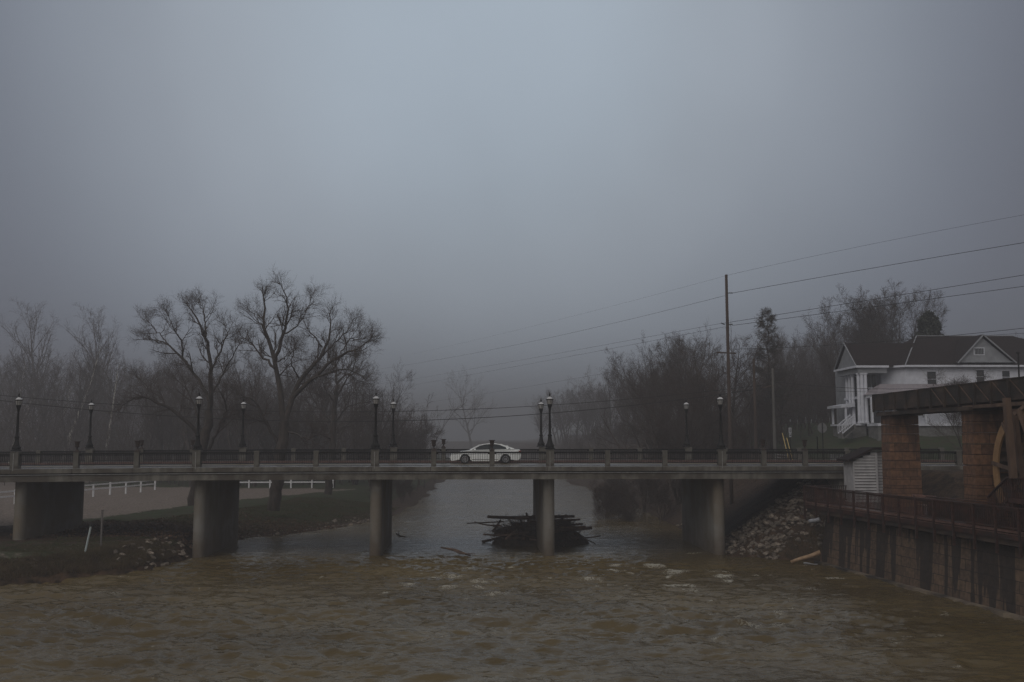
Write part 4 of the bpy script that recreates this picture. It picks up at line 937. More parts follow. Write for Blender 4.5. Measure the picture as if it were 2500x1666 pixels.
# cross gable
gx0, gx1, gap = hx(2336, 96.2), hx(2480, 96.2), hx(2402, 96.2); zg0 = Z(884, 96.2); zga = Z(817, 96.2)
MB().prism([(gx0 + .3, zg0), (gx1 - .3, zg0), (gap, zga - 0.3)], 96.3, 96.36).build('gable', M['housegrey'], hs_)
cg = MB().add([(gx0 - .1, 96.0, zg0 - .1), (gap, 96.0, zga), (gap, 102.0, zga), (gx0 - .1, 102.0, zg0 - .1), (gx1 + .1, 96.0, zg0 - .1), (gx1 + .1, 102.0, zg0 - .1),
               (gap, 96.0, zga - .12), (gx0, 96, zg0 - .22), (gx1, 96, zg0 - .22)], [(0, 1, 2, 3), (1, 4, 5, 2), (0, 7, 6, 1), (1, 6, 8, 4)]).build('roof', M['roof'], hs_)
MB().beam((gx0, 95.95, zg0 - .12), (gap, 95.95, zga - .06), 0.1, 0.12).beam((gx1, 95.95, zg0 - .12), (gap, 95.95, zga - .06), 0.1, 0.12).beam((gx0, 96.25, zg0), (gx1, 96.25, zg0), 0.1, 0.10).build('bargeboard', M['housegrey'], cg)
vz = Z(858, 96.2); vx = hx(2393, 96.2)
vf = MB().box((vx, 96.27, vz), (1.12, 0.05, 0.82)).build('vent', M['housewhite'], hs_)
vb = MB().box((vx, 96.235, vz), (0.92, 0.02, 0.62)); vb.build('louvre', M['pane'], vf)
sl = MB()
for k in range(6): sl.box((vx - 0.38 + k * 0.152, 96.215, vz), (0.05, 0.02, 0.62))
sl.build('slats', M['housegrey'], vf)
# lower wrap porch
zp = Z(957, 95.0); pr = MB(); px0 = hx(2168, 94.5)
pr.add([(px0, 96.9, Z(938)), (x_r, 96.9, Z(938)), (x_r + .3, 93.9, zp - 0.25), (px0 - 1.6, 93.9, zp - 0.25), (px0 - 1.6, 99.0, zp - 0.25)], [(0, 3, 2, 1), (0, 4, 3)])
pr.build('porch_roof', M['porchroof'], hs_)
MB().bx(px0 - 1.5, x_r, 94.0, 96.9, zp - 0.55, zp - 0.27).build('porch_beam', M['housewhite'], hs_)
MB().bx(px0 - 1.5, x_r, 94.1, 96.95, zF - 0.3, zF - 0.02).build('porch_floor', M['housewhite'], hs_)
MB().bx(px0 - 1.4, x_r - .1, 94.3, 96.9, HB - 1.5, zF - 0.302).build('foundation', M['foundation'], hs_)
for px in (2122, 2175, 2215, 2254, 2340, 2420):
    MB().box((hx(px, 94.2), 94.2, (zF + zp - .55) / 2), (0.22, 0.22, zp - .55 - zF)).build('porch_post', M['housewhite'], hs_)
picket(hx(2232, 94.2), x_r, 94.2, zF, zF + 0.95, hs_)
# small side porch at the far left
sx0, sx1 = hx(2046, 101.5), gxl + 0.3
MB().add([(sx0 - .6, 99.5, Z(991, 101)), (sx1, 99.5, Z(985, 101)), (sx1, 104, Z(985, 101)), (sx0 - .6, 104, Z(991, 101)), (sx0 - .6, 99.5, Z(997, 101)), (sx1, 99.5, Z(995, 101)), (sx1, 104, Z(995, 101)), (sx0 - .6, 104, Z(997, 101))],
         [(0, 1, 2, 3), (7, 6, 5, 4), (0, 4, 5, 1), (3, 2, 6, 7), (0, 3, 7, 4), (1, 5, 6, 2)]).build('side_porch_roof', M['housewhite'], hs_)
for yy in (99.7, 103.7): MB().box((sx0 - .1, yy, (zF + Z(996, 101)) / 2), (0.2, 0.2, Z(996, 101) - zF)).build('porch_post', M['housewhite'], hs_)
MB().bx(sx0 - .3, gxl + 0.6, 97.7, 104, zF - 0.2, zF - 0.02).build('porch_floor', M['housewhite'], hs_)
MB().bx(sx0 - .1, gxl + 0.8, 97.9, 103.8, HB - 1.5, zF - 0.202).build('foundation', M['foundation'], hs_)
# front steps with raking white railings
s0 = at(2048, 1062, 96.0); s1 = at(2079, 1036, 96.0)
for dy in (0.0, 1.3):
    q = MB().beam(s0 + (0, dy, 0.15), s1 + (0, dy, 0.15), 0.07, 0.09).beam(s0 + (0, dy, 1.0), s1 + (0, dy, 1.0), 0.07, 0.09)
    for k in range(9): p = s0 + (s1 - s0) * k / 8; q.box((p[0], p[1] + dy, p[2] + 0.58), (0.05, 0.05, 0.85))
    q.build('stair_railing', M['housewhite'], hs_)
q = MB()
for k in range(7):
    p = s0 + (s1 - s0) * (k + .5) / 7; q.box((p[0], p[1] + 0.65, p[2] - 0.2), (0.32, 1.2, 0.5))
q.build('steps', M['foundation'], hs_)
MB().tube([at(2111, 1034, 96.8), at(2117, 1041, 96.7), at(2118, 1061, 96.7)], 0.06, 6).build('downspout', M['housewhite'], hs_)

hs_.location.x = 0.38
# ------------------------------------------------------------ trees
class Tree:
    """branches gathered per ring size and turned into one mesh with numpy"""
    def __init__(s, seed): s.r = np.random.default_rng(seed); s.V = []; s.F = []; s.n = 0
    def emit(s, P, Rd, ns):
        Nn, K, _ = P.shape
        T = np.gradient(P, axis=1); T /= np.linalg.norm(T, axis=2, keepdims=True) + 1e-9
        ref = np.where(np.abs(T[:, :1, 2:3]) < 0.8, np.array([[[0, 0, 1.0]]]), np.array([[[1.0, 0, 0]]]))
        A = np.cross(T, np.broadcast_to(ref, T.shape)); A /= np.linalg.norm(A, axis=2, keepdims=True) + 1e-9; B = np.cross(T, A)
        th = np.arange(ns) * 2 * math.pi / ns
        V = P[:, :, None] + Rd[:, :, None, None] * (np.cos(th)[:, None] * A[:, :, None] + np.sin(th)[:, None] * B[:, :, None])
        base = s.n + (np.arange(Nn) * K * ns)[:, None, None] + (np.arange(K - 1) * ns)[None, :, None] + np.arange(ns)[None, None, :]
        nxt = s.n + (np.arange(Nn) * K * ns)[:, None, None] + (np.arange(K - 1) * ns)[None, :, None] + ((np.arange(ns) + 1) % ns)[None, None, :]
        s.F.append(np.stack([base, nxt, nxt + ns, base + ns], -1).reshape(-1, 4)); s.V.append(V.reshape(-1, 3)); s.n += Nn * K * ns
    def grow(s, P, Rd, n, t0, t1, ang, lr, up=0.1, wob=0.15, K=5, rr=0.6, taper=0.35, lmin=0.3, shape=0.6, rmin=0.006, absl=None):
        r = s.r; Nn, Kp, _ = P.shape
        segs = np.linalg.norm(np.diff(P, axis=1), axis=2); Lp = segs.sum(1)
        t = (np.arange(n)[None] + r.random((Nn, n))) / n; t = t0 + (t1 - t0) * t
        ft = t * (Kp - 1); i = np.minimum(ft.astype(int), Kp - 2); fr = (ft - i)[..., None]
        idx = np.arange(Nn)[:, None]
        pos = P[idx, i] * (1 - fr) + P[idx, i + 1] * fr
        tan = P[idx, i + 1] - P[idx, i]; tan /= np.linalg.norm(tan, axis=2, keepdims=True) + 1e-9
        rad = Rd[idx, i] * (1 - fr[..., 0]) + Rd[idx, i + 1] * fr[..., 0]
        q = r.normal(size=tan.shape); side = q - (q * tan).sum(-1, keepdims=True) * tan; side /= np.linalg.norm(side, axis=2, keepdims=True) + 1e-9
        a = np.radians(ang) * (0.7 + 0.6 * r.random(t.shape))[..., None]
        d = np.cos(a) * tan + np.sin(a) * side
        base = Lp[:, None] if absl is None else absl
        L_ = np.maximum(base * lr * (1 - shape * (t - t0) / (t1 - t0 + 1e-6)) * (0.6 + 0.7 * r.random(t.shape)), lmin * (0.6 + 0.8 * r.random(t.shape)))
        M_ = Nn * n; pos = pos.reshape(M_, 3); d = d.reshape(M_, 3); L_ = L_.reshape(M_); rad = rad.reshape(M_)
        C = np.zeros((M_, K, 3)); C[:, 0] = pos; st_ = L_[:, None] / (K - 1)
        for k in range(1, K):
            d = d + r.normal(size=d.shape) * wob; d[:, 2] += up; d /= np.linalg.norm(d, axis=1, keepdims=True)
            C[:, k] = C[:, k - 1] + d * st_
        r0 = np.minimum(rad * rr, 0.012 + L_ * 0.028); r0 = np.maximum(r0, rmin)
        Rc = r0[:, None] * np.linspace(1, taper, K)[None]; Rc = np.maximum(Rc, rmin * 0.7)
        return C, Rc
    def mesh(s, name, m, parent=None):
        return mesh_np(name, np.concatenate(s.V), np.concatenate(s.F), m, parent)

def resample(pts, K):
    pts = np.asarray(pts, float); dd = np.r_[0, np.cumsum(np.linalg.norm(np.diff(pts, axis=0), axis=1))]
    u = np.linspace(0, dd[-1], K)
    out = np.stack([np.interp(u, dd, pts[:, k]) for k in range(3)], 1)
    sm = out.copy(); sm[1:-1] = (out[:-2] + 2 * out[1:-1] + out[2:]) / 4; return sm

def finish_tree(root, trunk, crown, bark='bark', twig='twig'):
    trunk.mesh('trunk', M[bark], root); crown.mesh('crown', M[twig], root)

def hero(name, label, limbs, Y, seed, twigs=(8, 6, 5, 3), rmin=0.005, bark='bark', dep=0.9, lens=(2.15, 1.2, 0.6, 0.3)):
    """limbs: list of (pixel polyline, start radius, end radius, depth drift)"""
    b0 = at(*limbs[0][0][0], Y)
    root = thing(name, label, 'tree', tuple(b0))
    tr = Tree(seed); cr_ = Tree(seed + 1); Ps = []; Rs = []
    for pl, r0, r1, dd in limbs:
        n = len(pl); d = np.r_[0, np.cumsum([math.hypot(a[0] - b_[0], a[1] - b_[1]) for a, b_ in zip(pl[:-1], pl[1:])])]; d = d / d[-1]
        st_ = dd[0] if isinstance(dd, tuple) else 0.0; en = dd[1] if isinstance(dd, tuple) else dd
        pts = [at(p[0], p[1], Y + st_ + (en - st_) * t) - b0 for p, t in zip(pl, d)]
        P = resample(pts, 14)[None]; Rd = (np.linspace(1, 0, 14) ** 0.8 * (r0 - r1) * 1.12 + r1 * 1.4)[None]
        P = P + tr.r.normal(size=P.shape) * np.array(0.05); P[0, 0] = pts[0]
        tr.emit(P, Rd, 9); Ps.append(P); Rs.append(Rd)
    Lm = Ps[1:]; Lr = Rs[1:]
    P = np.concatenate(Lm); Rd = np.concatenate(Lr)
    a, ra = cr_.grow(P, Rd, twigs[0], 0.30, 1.0, 46, 0.36, up=0.05, wob=0.12, K=7, absl=lens[0] / 0.36, shape=0.45, rr=0.62)
    e, re_ = cr_.grow(P, Rd, 3, 0.88, 1.0, 18, 0.36, up=0.08, wob=0.12, K=7, absl=lens[0] / 0.36 * 0.28, shape=0.1, rr=0.9)
    a = np.concatenate([a, e]); ra = np.concatenate([ra, re_]); cr_.emit(a, ra, 5)
    b_, rb = cr_.grow(a, ra, twigs[1], 0.15, 1.0, 40, 0.5, up=0.07, wob=0.16, K=6, absl=lens[1] / 0.5, shape=0.45, rr=0.65, rmin=rmin); cr_.emit(b_, rb, 4)
    c, rc = cr_.grow(b_, rb, twigs[2], 0.1, 1.0, 38, 0.5, up=0.05, wob=0.2, K=4, absl=lens[2] / 0.5, shape=0.4, rr=0.7, rmin=rmin * 0.85); cr_.emit(c, rc, 3)
    d_, rd = cr_.grow(c, rc, twigs[3], 0.15, 1.0, 40, 0.5, up=0.04, wob=0.22, K=3, absl=lens[3] / 0.5, shape=0.3, rr=0.8, rmin=rmin * 0.7); cr_.emit(d_, rd, 3)
    finish_tree(root, tr, cr_, bark)
    return root
def A2(*p): return [(450 + x / 3.136, 650 + y / 3.136) for x, y in p]
def A1(*p): return [(x / 3.136, 650 + y / 3.136) for x, y in p]
limbsA = [
    ([(667, 1246), (673, 1205), (680, 1160), (687, 1106)] + A2((757, 1300), (765, 1200)), 0.40, 0.30, 0.0),
    (A2((765, 1210), (748, 1080), (726, 930), (702, 800), (692, 720), (674, 640), (640, 560), (603, 480), (590, 430), (625, 340), (600, 230), (590, 170)), 0.24, 0.02, 1.5),
    (A2((697, 740), (715, 640), (745, 560), (768, 500), (792, 390), (790, 280), (750, 170), (740, 145)), 0.15, 0.015, -2.0),
    (A2((762, 1225), (790, 1110), (830, 1000), (850, 900), (900, 860), (985, 765), (1060, 690), (1100, 590), (1130, 470), (1110, 360)), 0.23, 0.02, 2.2),
    (A2((836, 1000), (920, 908), (1000, 850), (1100, 745), (1200, 672), (1300, 660), (1390, 605), (1440, 530)), 0.17, 0.015, -2.5),
    (A2((985, 862), (1060, 830), (1130, 808), (1230, 792), (1300, 800), (1370, 850)), 0.08, 0.012, (-1.0, -3.5)),
    (A2((722, 1375), (650, 1240), (590, 1120), (560, 1050), (500, 1000), (420, 1010)), 0.13, 0.015, -1.5),
    (A2((690, 780), (620, 710), (550, 655), (530, 600), (440, 545)), 0.10, 0.012, 2.0),
    (A2((770, 1262), (840, 1280), (900, 1310), (965, 1335), (1000, 1290), (1090, 1290)), 0.07, 0.012, -2.0),
    (A2((762, 520), (850, 480), (900, 400), (960, 290), (965, 245)), 0.06, 0.010, 1.0),
    (A2((1060, 690), (1180, 560), (1260, 480), (1290, 420)), 0.07, 0.010, (2, 4)),
    (A2((1055, 620), (1000, 540), (940, 470), (900, 400)), 0.06, 0.010, (1.5, 3.0)),
    (A2((640, 560), (610, 480), (540, 380), (500, 340)), 0.06, 0.010, (1.0, 3)),
    (A2((880, 860), (830, 780), (820, 700), (860, 600)), 0.06, 0.010, (1, -2)),
    (A2((1200, 670), (1260, 560), (1380, 560)), 0.05, 0.010, (-2, -1)),
    (A2((718, 730), (800, 680), (830, 640)), 0.05, 0.010, (0, 2)),
]
hero('bare_tree', 'tallest bare forked tree left of centre, leaning trunk foot seen under bridge', limbsA, 79, 11)
limbsB = [
    ([(473, 1234), (479, 1180), (490, 1120)] + A2((150, 1370), (175, 1240), (192, 1100)), 0.38, 0.24, 0.0),
    (A2((192, 1110), (205, 950), (205, 780), (188, 660), (165, 540), (120, 430), (60, 350), (20, 280)), 0.20, 0.015, -2.0),
    (A2((140, 1345), (60, 1215)) + A1((1330, 1105), (1200, 1040), (1080, 990), (1000, 1010), (930, 1070)), 0.17, 0.015, -2.5),
    (A2((190, 1030), (130, 910), (60, 800)) + A1((1400, 715), (1290, 600), (1200, 560), (1080, 560)), 0.14, 0.012, 2.0),
    (A2((185, 1410), (250, 1270), (300, 1180), (360, 1140), (430, 1130)), 0.12, 0.012, -1.5),
    (A2((300, 1180), (322, 1090), (290, 980), (230, 900)), 0.07, 0.01, (-.5, -2)),
    (A2((205, 790), (250, 710), (285, 620), (330, 520), (300, 430)), 0.09, 0.012, 2.5),
    (A2((200, 1000), (260, 880), (330, 760), (400, 640), (430, 560)), 0.09, 0.012, 3.0),
    (A2((165, 540), (160, 430), (150, 350), (110, 290)), 0.06, 0.010, (-1.5, 0)),
    (A1((1400, 715), (1400, 600), (1330, 470), (1280, 360)), 0.07, 0.010, (1.0, -1.0)),
    (A1((1290, 600), (1200, 500), (1130, 420)), 0.05, 0.01, (1.5, 3)),
    (A1((1200, 1040), (1150, 940), (1060, 860)), 0.05, 0.01, (-2, 0)),
    (A1((1545, 1290), (1500, 1100), (1430, 950), (1330, 840)), 0.09, 0.01, (0, 3)),
]
hero('bare_tree', 'wide bare tree with low spreading limbs, left of the tallest tree', limbsB, 80, 23)
limbsC = [
    ([(800, 1207), (806, 1160), (811, 1100)] + A2((1135, 1300), (1150, 1100), (1160, 950)), 0.34, 0.16, 0.0),
    (A2((1160, 960), (1170, 850), (1150, 750), (1140, 640)), 0.13, 0.012, 1.5),
    (A2((1150, 1200), (1240, 1080), (1330, 1050), (1410, 1040)), 0.09, 0.012, -2),
    (A2((1140, 1220), (1070, 1120), (1000, 1060), (960, 960)), 0.09, 0.012, 2),
    (A2((1160, 1000), (1230, 900), (1290, 800), (1320, 700)), 0.10, 0.012, 2),
    (A2((1155, 1060), (1090, 960), (1040, 860)), 0.08, 0.012, -2),
    (A2((1165, 900), (1240, 820), (1300, 860), (1380, 900)), 0.07, 0.012, 1),
    (A2((1140, 1290), (1230, 1230), (1300, 1180), (1380, 1150)), 0.07, 0.012, 3),
    (A2((1135, 1330), (1050, 1290), (960, 1270), (880, 1260)), 0.07, 0.012, -3),
]
hero('bare_tree', 'fainter bare tree on the grass just right of the tallest tree', limbsC, 101, 37, twigs=(8, 6, 5, 3), rmin=0.009, lens=(3.2, 1.7, 0.9, .45))

def auto_tree(seed, H, spread=0.35, ang=38, trunk_r=None, forks=3, lvl=(16, 7, 5, 3), up=0.08, t0=0.25, rmin=0.010, lean=0.03, name='bare_tree', bark='bark', twig='twig', stems=1, shape=0.55):
    """a free standing bare tree at the origin, returned as (root, trunk object, crown object)"""
    root = bpy.data.objects.new(name, None); col.objects.link(root)
    tr = Tree(seed); cr_ = Tree(seed + 5); r = tr.r
    tr0 = trunk_r or H * 0.018; Ps = []; Rs = []
    for k in range(stems):
        pts = [np.array((0, 0, -0.4))]; d = np.array((r.normal() * lean, r.normal() * lean, 1.0))
        if stems > 1: a = 2 * math.pi * k / stems + r.random(); d = np.array((math.cos(a) * 0.28, math.sin(a) * 0.28, 1.0))
        d /= np.linalg.norm(d)
        for i in range(13):
            d = d + r.normal(size=3) * 0.055; d[2] += 0.05; d /= np.linalg.norm(d); pts.append(pts[-1] + d * H * 0.9 / 13)
        P = np.array(pts)[None]; Rd = (tr0 * (1 if stems == 1 else 0.6) * (np.linspace(1, 0.06, 14)))[None]
        tr.emit(P, Rd, 7); Ps.append(P); Rs.append(Rd)
    P = np.concatenate(Ps); Rd = np.concatenate(Rs)
    a, ra = cr_.grow(P, Rd, lvl[0], t0, 1.0, ang, spread, up=up, wob=0.10, K=8, absl=H, shape=shape, rr=0.55); cr_.emit(a, ra, 5)
    b_, rb = cr_.grow(a, ra, lvl[1], 0.2, 1.0, 38, 0.42, up=0.07, wob=0.14, K=6, shape=0.5, rr=0.6, rmin=rmin); cr_.emit(b_, rb, 3)
    c, rc = cr_.grow(b_, rb, lvl[2], 0.15, 1.0, 36, 0.5, up=0.05, wob=0.18, K=4, shape=0.4, rr=0.7, rmin=rmin * 0.85, lmin=0.5); cr_.emit(c, rc, 3)
    d_, rd = cr_.grow(c, rc, lvl[3], 0.15, 1.0, 38, 0.5, up=0.04, wob=0.22, K=3, shape=0.3, rr=0.8, rmin=rmin * 0.7, lmin=0.35); cr_.emit(d_, rd, 3)
    tr.mesh('trunk', M[bark], root); cr_.mesh('crown', M[twig], root)
    return root
protos = {
    'spread': [auto_tree(101, 16, 0.46, 50), auto_tree(102, 16, 0.42, 42, stems=2, lvl=(12, 7, 5, 3)), auto_tree(103, 16, 0.50, 55, shape=0.45), auto_tree(104, 16, 0.44, 46, stems=3, lvl=(10, 7, 5, 3))],
    'up': [auto_tree(111, 18, 0.42, 30, up=0.12, shape=0.6, lvl=(20, 7, 5, 3)), auto_tree(113, 18, 0.42, 24, up=0.10, stems=5, lvl=(15, 8, 6, 3), shape=0.5, t0=0.18), auto_tree(112, 18, 0.40, 27, up=0.12, stems=4, lvl=(11, 7, 5, 3), shape=0.6)],
    'big': [auto_tree(141, 20, 0.40, 26, up=0.10, stems=6, lvl=(18, 9, 7, 4), shape=0.45, t0=0.15, rmin=0.012)],
    'syc': [auto_tree(121, 24, 0.30, 42, t0=0.42, bark='palebark', trunk_r=0.40)],
    'scrub': [auto_tree(131, 7, 0.45, 38, stems=4, t0=0.12, lvl=(9, 7, 6, 3), trunk_r=0.10, name='bare_shrub'), auto_tree(132, 6, 0.5, 45, stems=3, t0=0.1, lvl=(10, 7, 6, 3), trunk_r=0.09, name='bare_shrub')],
}
hts = {'big': 20, 'spread': 16, 'up': 18, 'syc': 24, 'scrub': 7}
used = set()
def _top(o): return max(v[2] for c in o.children for v in (np.array(c.bound_box)))
PH = {}
for kk in protos:
    for o in protos[kk]: PH[o.name] = _top(o)
def plant(kind, i, x, y, H, label, group=None, rz=None, cat='tree', wide=1.0, z=None):
    p = protos[kind][i % len(protos[kind])]
    if p.name not in used and False: pass
    o = p if p.name not in used else copy_tree(p)
    used.add(p.name)
    s = H / PH[p.name]
    o.location = (x, y, (hz(x, y) if z is None else z) - 0.05); o.scale = (s * wide, s * wide, s); o.rotation_euler = (0, 0, random.uniform(0, 6.28) if rz is None else rz)
    tag(o, label, cat); 
    if group: o['group'] = group
    return o
def sector(px, left):
    if left: return 'left of the first far lamp' if px < 229 else 'left of the second large lamp' if px < 494 else 'left of the tallest tree' if px < 690 else 'left of the third large lamp' if px < 918 else 'right of the third large lamp'
    return 'just right of the fourth large lamp' if px < 1440 else 'left of the last far lamp' if px < 1678 else 'just left of the tall pole' if px < 1775 else 'right of the tall pole'
def plant_px(kind, i, px, Y, ytop, label, group=None, wide=1.0, rz=None, cat='tree'):
    x = gx(px, Y); z0 = hz(x, Y); H = zz(ytop, Y) - z0
    return plant(kind, i, x, Y, H, label, group, rz, cat, wide)
# left: big pale trees in the fog
plant_px('up', 0, 105, 250, 722, 'tall ghostly bare tree at far left, broad top in fog')
plant_px('syc', 0, 158, 165, 800, 'pale trunked sycamore fading in fog at far left', rz=1.0)
plant_px('spread', 1, 310, 200, 790, 'bare tree in fog just left of the wide tree')
plant_px('up', 0, 262, 240, 735, 'broad bare tree in fog between the sycamore and wide tree')
plant_px('syc', 0, 40, 225, 850, 'thin bare tree at the left edge in the fog')
# right: named trees
plant_px('spread', 0, 1728, 92, 772, 'bare tree with fan crown just left of the tall pole')
plant_px('up', 1, 1655, 88, 872, 'dark many stemmed bare tree leaning over the right bank')
plant_px('spread', 2, 1590, 98, 884, 'low wide bare tree behind the far lamp on the right bank', wide=1.2)
plant_px('spread', 1, 1830, 100, 842, 'bare tree with arching limbs right of the tall pole')
plant_px('big', 0, 2190, 124, 684, 'large bare tree with upswept stems behind the house', wide=1.25)
plant_px('big', 0, 2110, 130, 700, 'bare tree with rounded crown behind the house wing roof', wide=1.15)
plant_px('up', 1, 2060, 120, 742, 'bare tree beside the left gable behind the house', wide=1.0)
plant_px('scrub', 0, 2360, 84, 893, 'low bare tree in front of the house beside the flume', wide=1.25, cat='tree')
plant_px('spread', 2, 2530, 110, 800, 'bare branches at the right edge above the house')
plant_px('spread', 2, 1150, 470, 885, 'faint lone tree in fog upstream above the car')
plant_px('up', 0, 950, 118, 960, 'slender bare tree right of the third large lamp', wide=1.1)
plant_px('up', 1, 915, 112, 985, 'small bushy bare tree on left bank behind the lamp', wide=1.1)
plant_px('scrub', 1, 990, 135, 1015, 'low bare shrub on the left bank upstream', wide=1.3, cat='shrub')
g = 'bare trees in the park woods behind the left bank'
lab = 'bare grey tree among the foggy woods behind the left park'
r2 = random.Random(5)
for k in range(46):
    px = -60 + 1000 * (k + r2.random()) / 46; Y = r2.uniform(150, 310)
    ytop = 950 - 50 * r2.random() - (60 if px < 520 else 0) + (35 if px > 820 else 0)
    plant_px(['spread', 'up', 'spread', 'up', 'syc'][k % 5], k, px, Y, ytop, 'bare grey tree in the foggy park woods, ' + sector(px, True), g + ', ' + sector(px, True), wide=r2.uniform(0.85, 1.2))
for k in range(12):
    px = 330 + 560 * (k + r2.random()) / 12; Y = r2.uniform(118, 150)
    plant_px(['spread', 'up'][k % 2], k, px, Y, r2.uniform(830, 900), 'taller bare woodland tree above its neighbours, ' + sector(px, True), 'taller trees in the left woods, ' + sector(px, True), wide=r2.uniform(0.9, 1.2))
g = 'bare trees crowding the right bank upstream'
lab = 'bare brown tree crowding the foggy right bank'
for k in range(36):
    Y = 100 + 240 * ((k + r2.random()) / 36) ** 1.4
    xl_, xr_ = lines(np.array([Y])); x = float(xr_[0]) + r2.uniform(5, 26 if Y > 130 else 18)
    if x / Y > 0.30: continue
    plant('up' if k % 2 else 'spread', k, x, Y, r2.uniform(9, 13) + Y * 0.022, 'bare brown tree crowding the foggy right bank, ' + sector(1250 + x / Y * F, False), g + ', ' + sector(1250 + x / Y * F, False), wide=r2.uniform(0.9, 1.25))
for k in range(24):
    px = 1880 + 190 * (k % 8 + r2.random()) / 8; Y = r2.uniform(135, 210)
    plant_px('up', k, px, Y, r2.uniform(790, 850) if k < 12 else r2.uniform(880, 980), ('tall thin bare tree in the pale woods, ' if k < 12 else 'low thin bare tree in the pale woods, ') + ('just right of the conifer' if px < 1975 else 'just left of the house'), ('tall' if k < 12 else 'low') + (' thin trees by the conifer' if px < 1975 else ' thin trees by the house'), wide=0.8)
for k in range(17):
    Y = r2.uniform(80, 112); px = r2.uniform(1440, 1900)
    x = gx(px, Y)
    plant('scrub', k, x, Y, r2.uniform(3.5, 7.5), 'tangled bare shrub in the thicket behind the railing, ' + sector(px, False), 'shrubs in the right bank thicket, ' + sector(px, False), cat='shrub')
for k in range(5):
    Y = r2.uniform(130, 230); xl_, xr_ = lines(np.array([Y]))
    plant('scrub', k, float(xr_[0]) + r2.uniform(0.8, 3.5), Y, r2.uniform(1.5, 2.6), 'bare shrub leaning over the water on the right bank', 'shrubs overhanging the right water edge', cat='shrub')
for k in range(14):
    Y = r2.uniform(100, 210); xl_, xr_ = lines(np.array([Y]))
    plant('scrub', k, float(xl_[0]) - r2.uniform(1.0, 6), Y, r2.uniform(1.2, 3.2), 'low bare shrub along the foggy left water edge', 'shrubs along the left water edge', cat='shrub')
# leaning tree over the water, right bank
o = plant_px('scrub', 1, 1668, 92, 1035, 'dark shrub with long limbs arching left over the water', cat='shrub', wide=1.0); o.rotation_euler = (0, R(-12), 1.2)

# unused prototypes would be stray; all are planted above
# conifer and evergreens
def leafy(root, mname, mat_, centers, sizes, n, seed, leaf=0.16):
    r = np.random.default_rng(seed); V = []
    for (c, s) in zip(centers, sizes):
        m_ = int(n * s / sum(sizes))
        q = r.normal(size=(m_, 3)); q /= np.linalg.norm(q, axis=1)[:, None]; q *= (r.random(m_) ** 0.45)[:, None] * s * (0.8 + 0.4 * r.random((m_, 1))); V.append(q + np.array(c))
    P = np.concatenate(V); k = len(P)
    a = r.normal(size=(k, 3)); a /= np.linalg.norm(a, axis=1)[:, None]; b_ = np.cross(a, r.normal(size=(k, 3))); b_ /= np.linalg.norm(b_, axis=1)[:, None]
    sz = leaf * (0.5 + r.random(k))[:, None]
    T = np.stack([P - a * sz, P + b_ * sz * 0.5, P + a * sz, P - b_ * sz * 0.5], 1).reshape(-1, 3)
    return mesh_np(mname, T, np.arange(4 * k).reshape(-1, 4), mat_, root, smooth=False)
def evergreen(px, Y, ytop, w, label, seed, m='evergreen', n=26000):
    x = gx(px, Y); z0 = hz(x, Y); H = zz(ytop, Y) - z0
    root = thing('evergreen_tree', label, 'tree', (x, Y, z0)); r = random.Random(seed)
    MB().tube([(0, 0, -0.3), (0.1, 0, H * 0.5), (0, 0, H * 0.95)], [0.3, 0.2, 0.04], 8).build('trunk', M['bark'], root)
    cs, sz = [], []
    for k in range(170):
        t = r.random() ** 0.8; z = H * (0.18 + 0.8 * t); rad = w * (1 - t ** 1.6) ** 0.8 * r.random() ** 0.5; a = r.uniform(0, 6.28)
        cs.append((rad * math.cos(a), rad * math.sin(a), z)); sz.append(0.3 + 0.7 * (1 - t * .6) * r.random())
    leafy(root, 'crown', M[m], cs, sz, n, seed, leaf=0.22)
    return root
evergreen(2280, 112, 762, 3.0, 'dark rounded evergreen behind the house roof', 3, n=60000)
# spiky conifer with sparse brown needles
x = gx(1882, 104.0); z0 = hz(x, 104.0); H = zz(762, 104) - z0
cf = thing('conifer_tree', 'ragged brown conifer with pointed top right of the tall pole', 'tree', (x, 104.0, z0))
tr = Tree(61); P = np.array([(0, 0, -0.3 + (H + .3) * i / 12) for i in range(13)])[None] + tr.r.normal(size=(1, 13, 3)) * 0.06
Rd = (0.26 * np.linspace(1, 0.04, 13))[None]; tr.emit(P, Rd, 8); tr.mesh('trunk', M['bark'], cf)
c2 = Tree(62); a, ra = c2.grow(P, Rd, 80, 0.25, 1.0, 78, 0.24, up=0.07, wob=0.06, K=6, absl=H, shape=0.85, rr=0.4); c2.emit(a, ra, 4)
b_, rb = c2.grow(a, ra, 14, 0.2, 1.0, 45, 0.3, up=-0.02, wob=0.12, K=4, shape=0.4, lmin=0.5, rmin=0.015); c2.emit(b_, rb, 3)
c_, rc = c2.grow(b_, rb, 8, 0.1, 1.0, 50, 0.4, up=-0.05, wob=0.15, K=3, shape=0.3, lmin=0.22, rmin=0.014); c2.emit(c_, rc, 3)
c2.mesh('crown', M['brownneedle'], cf)

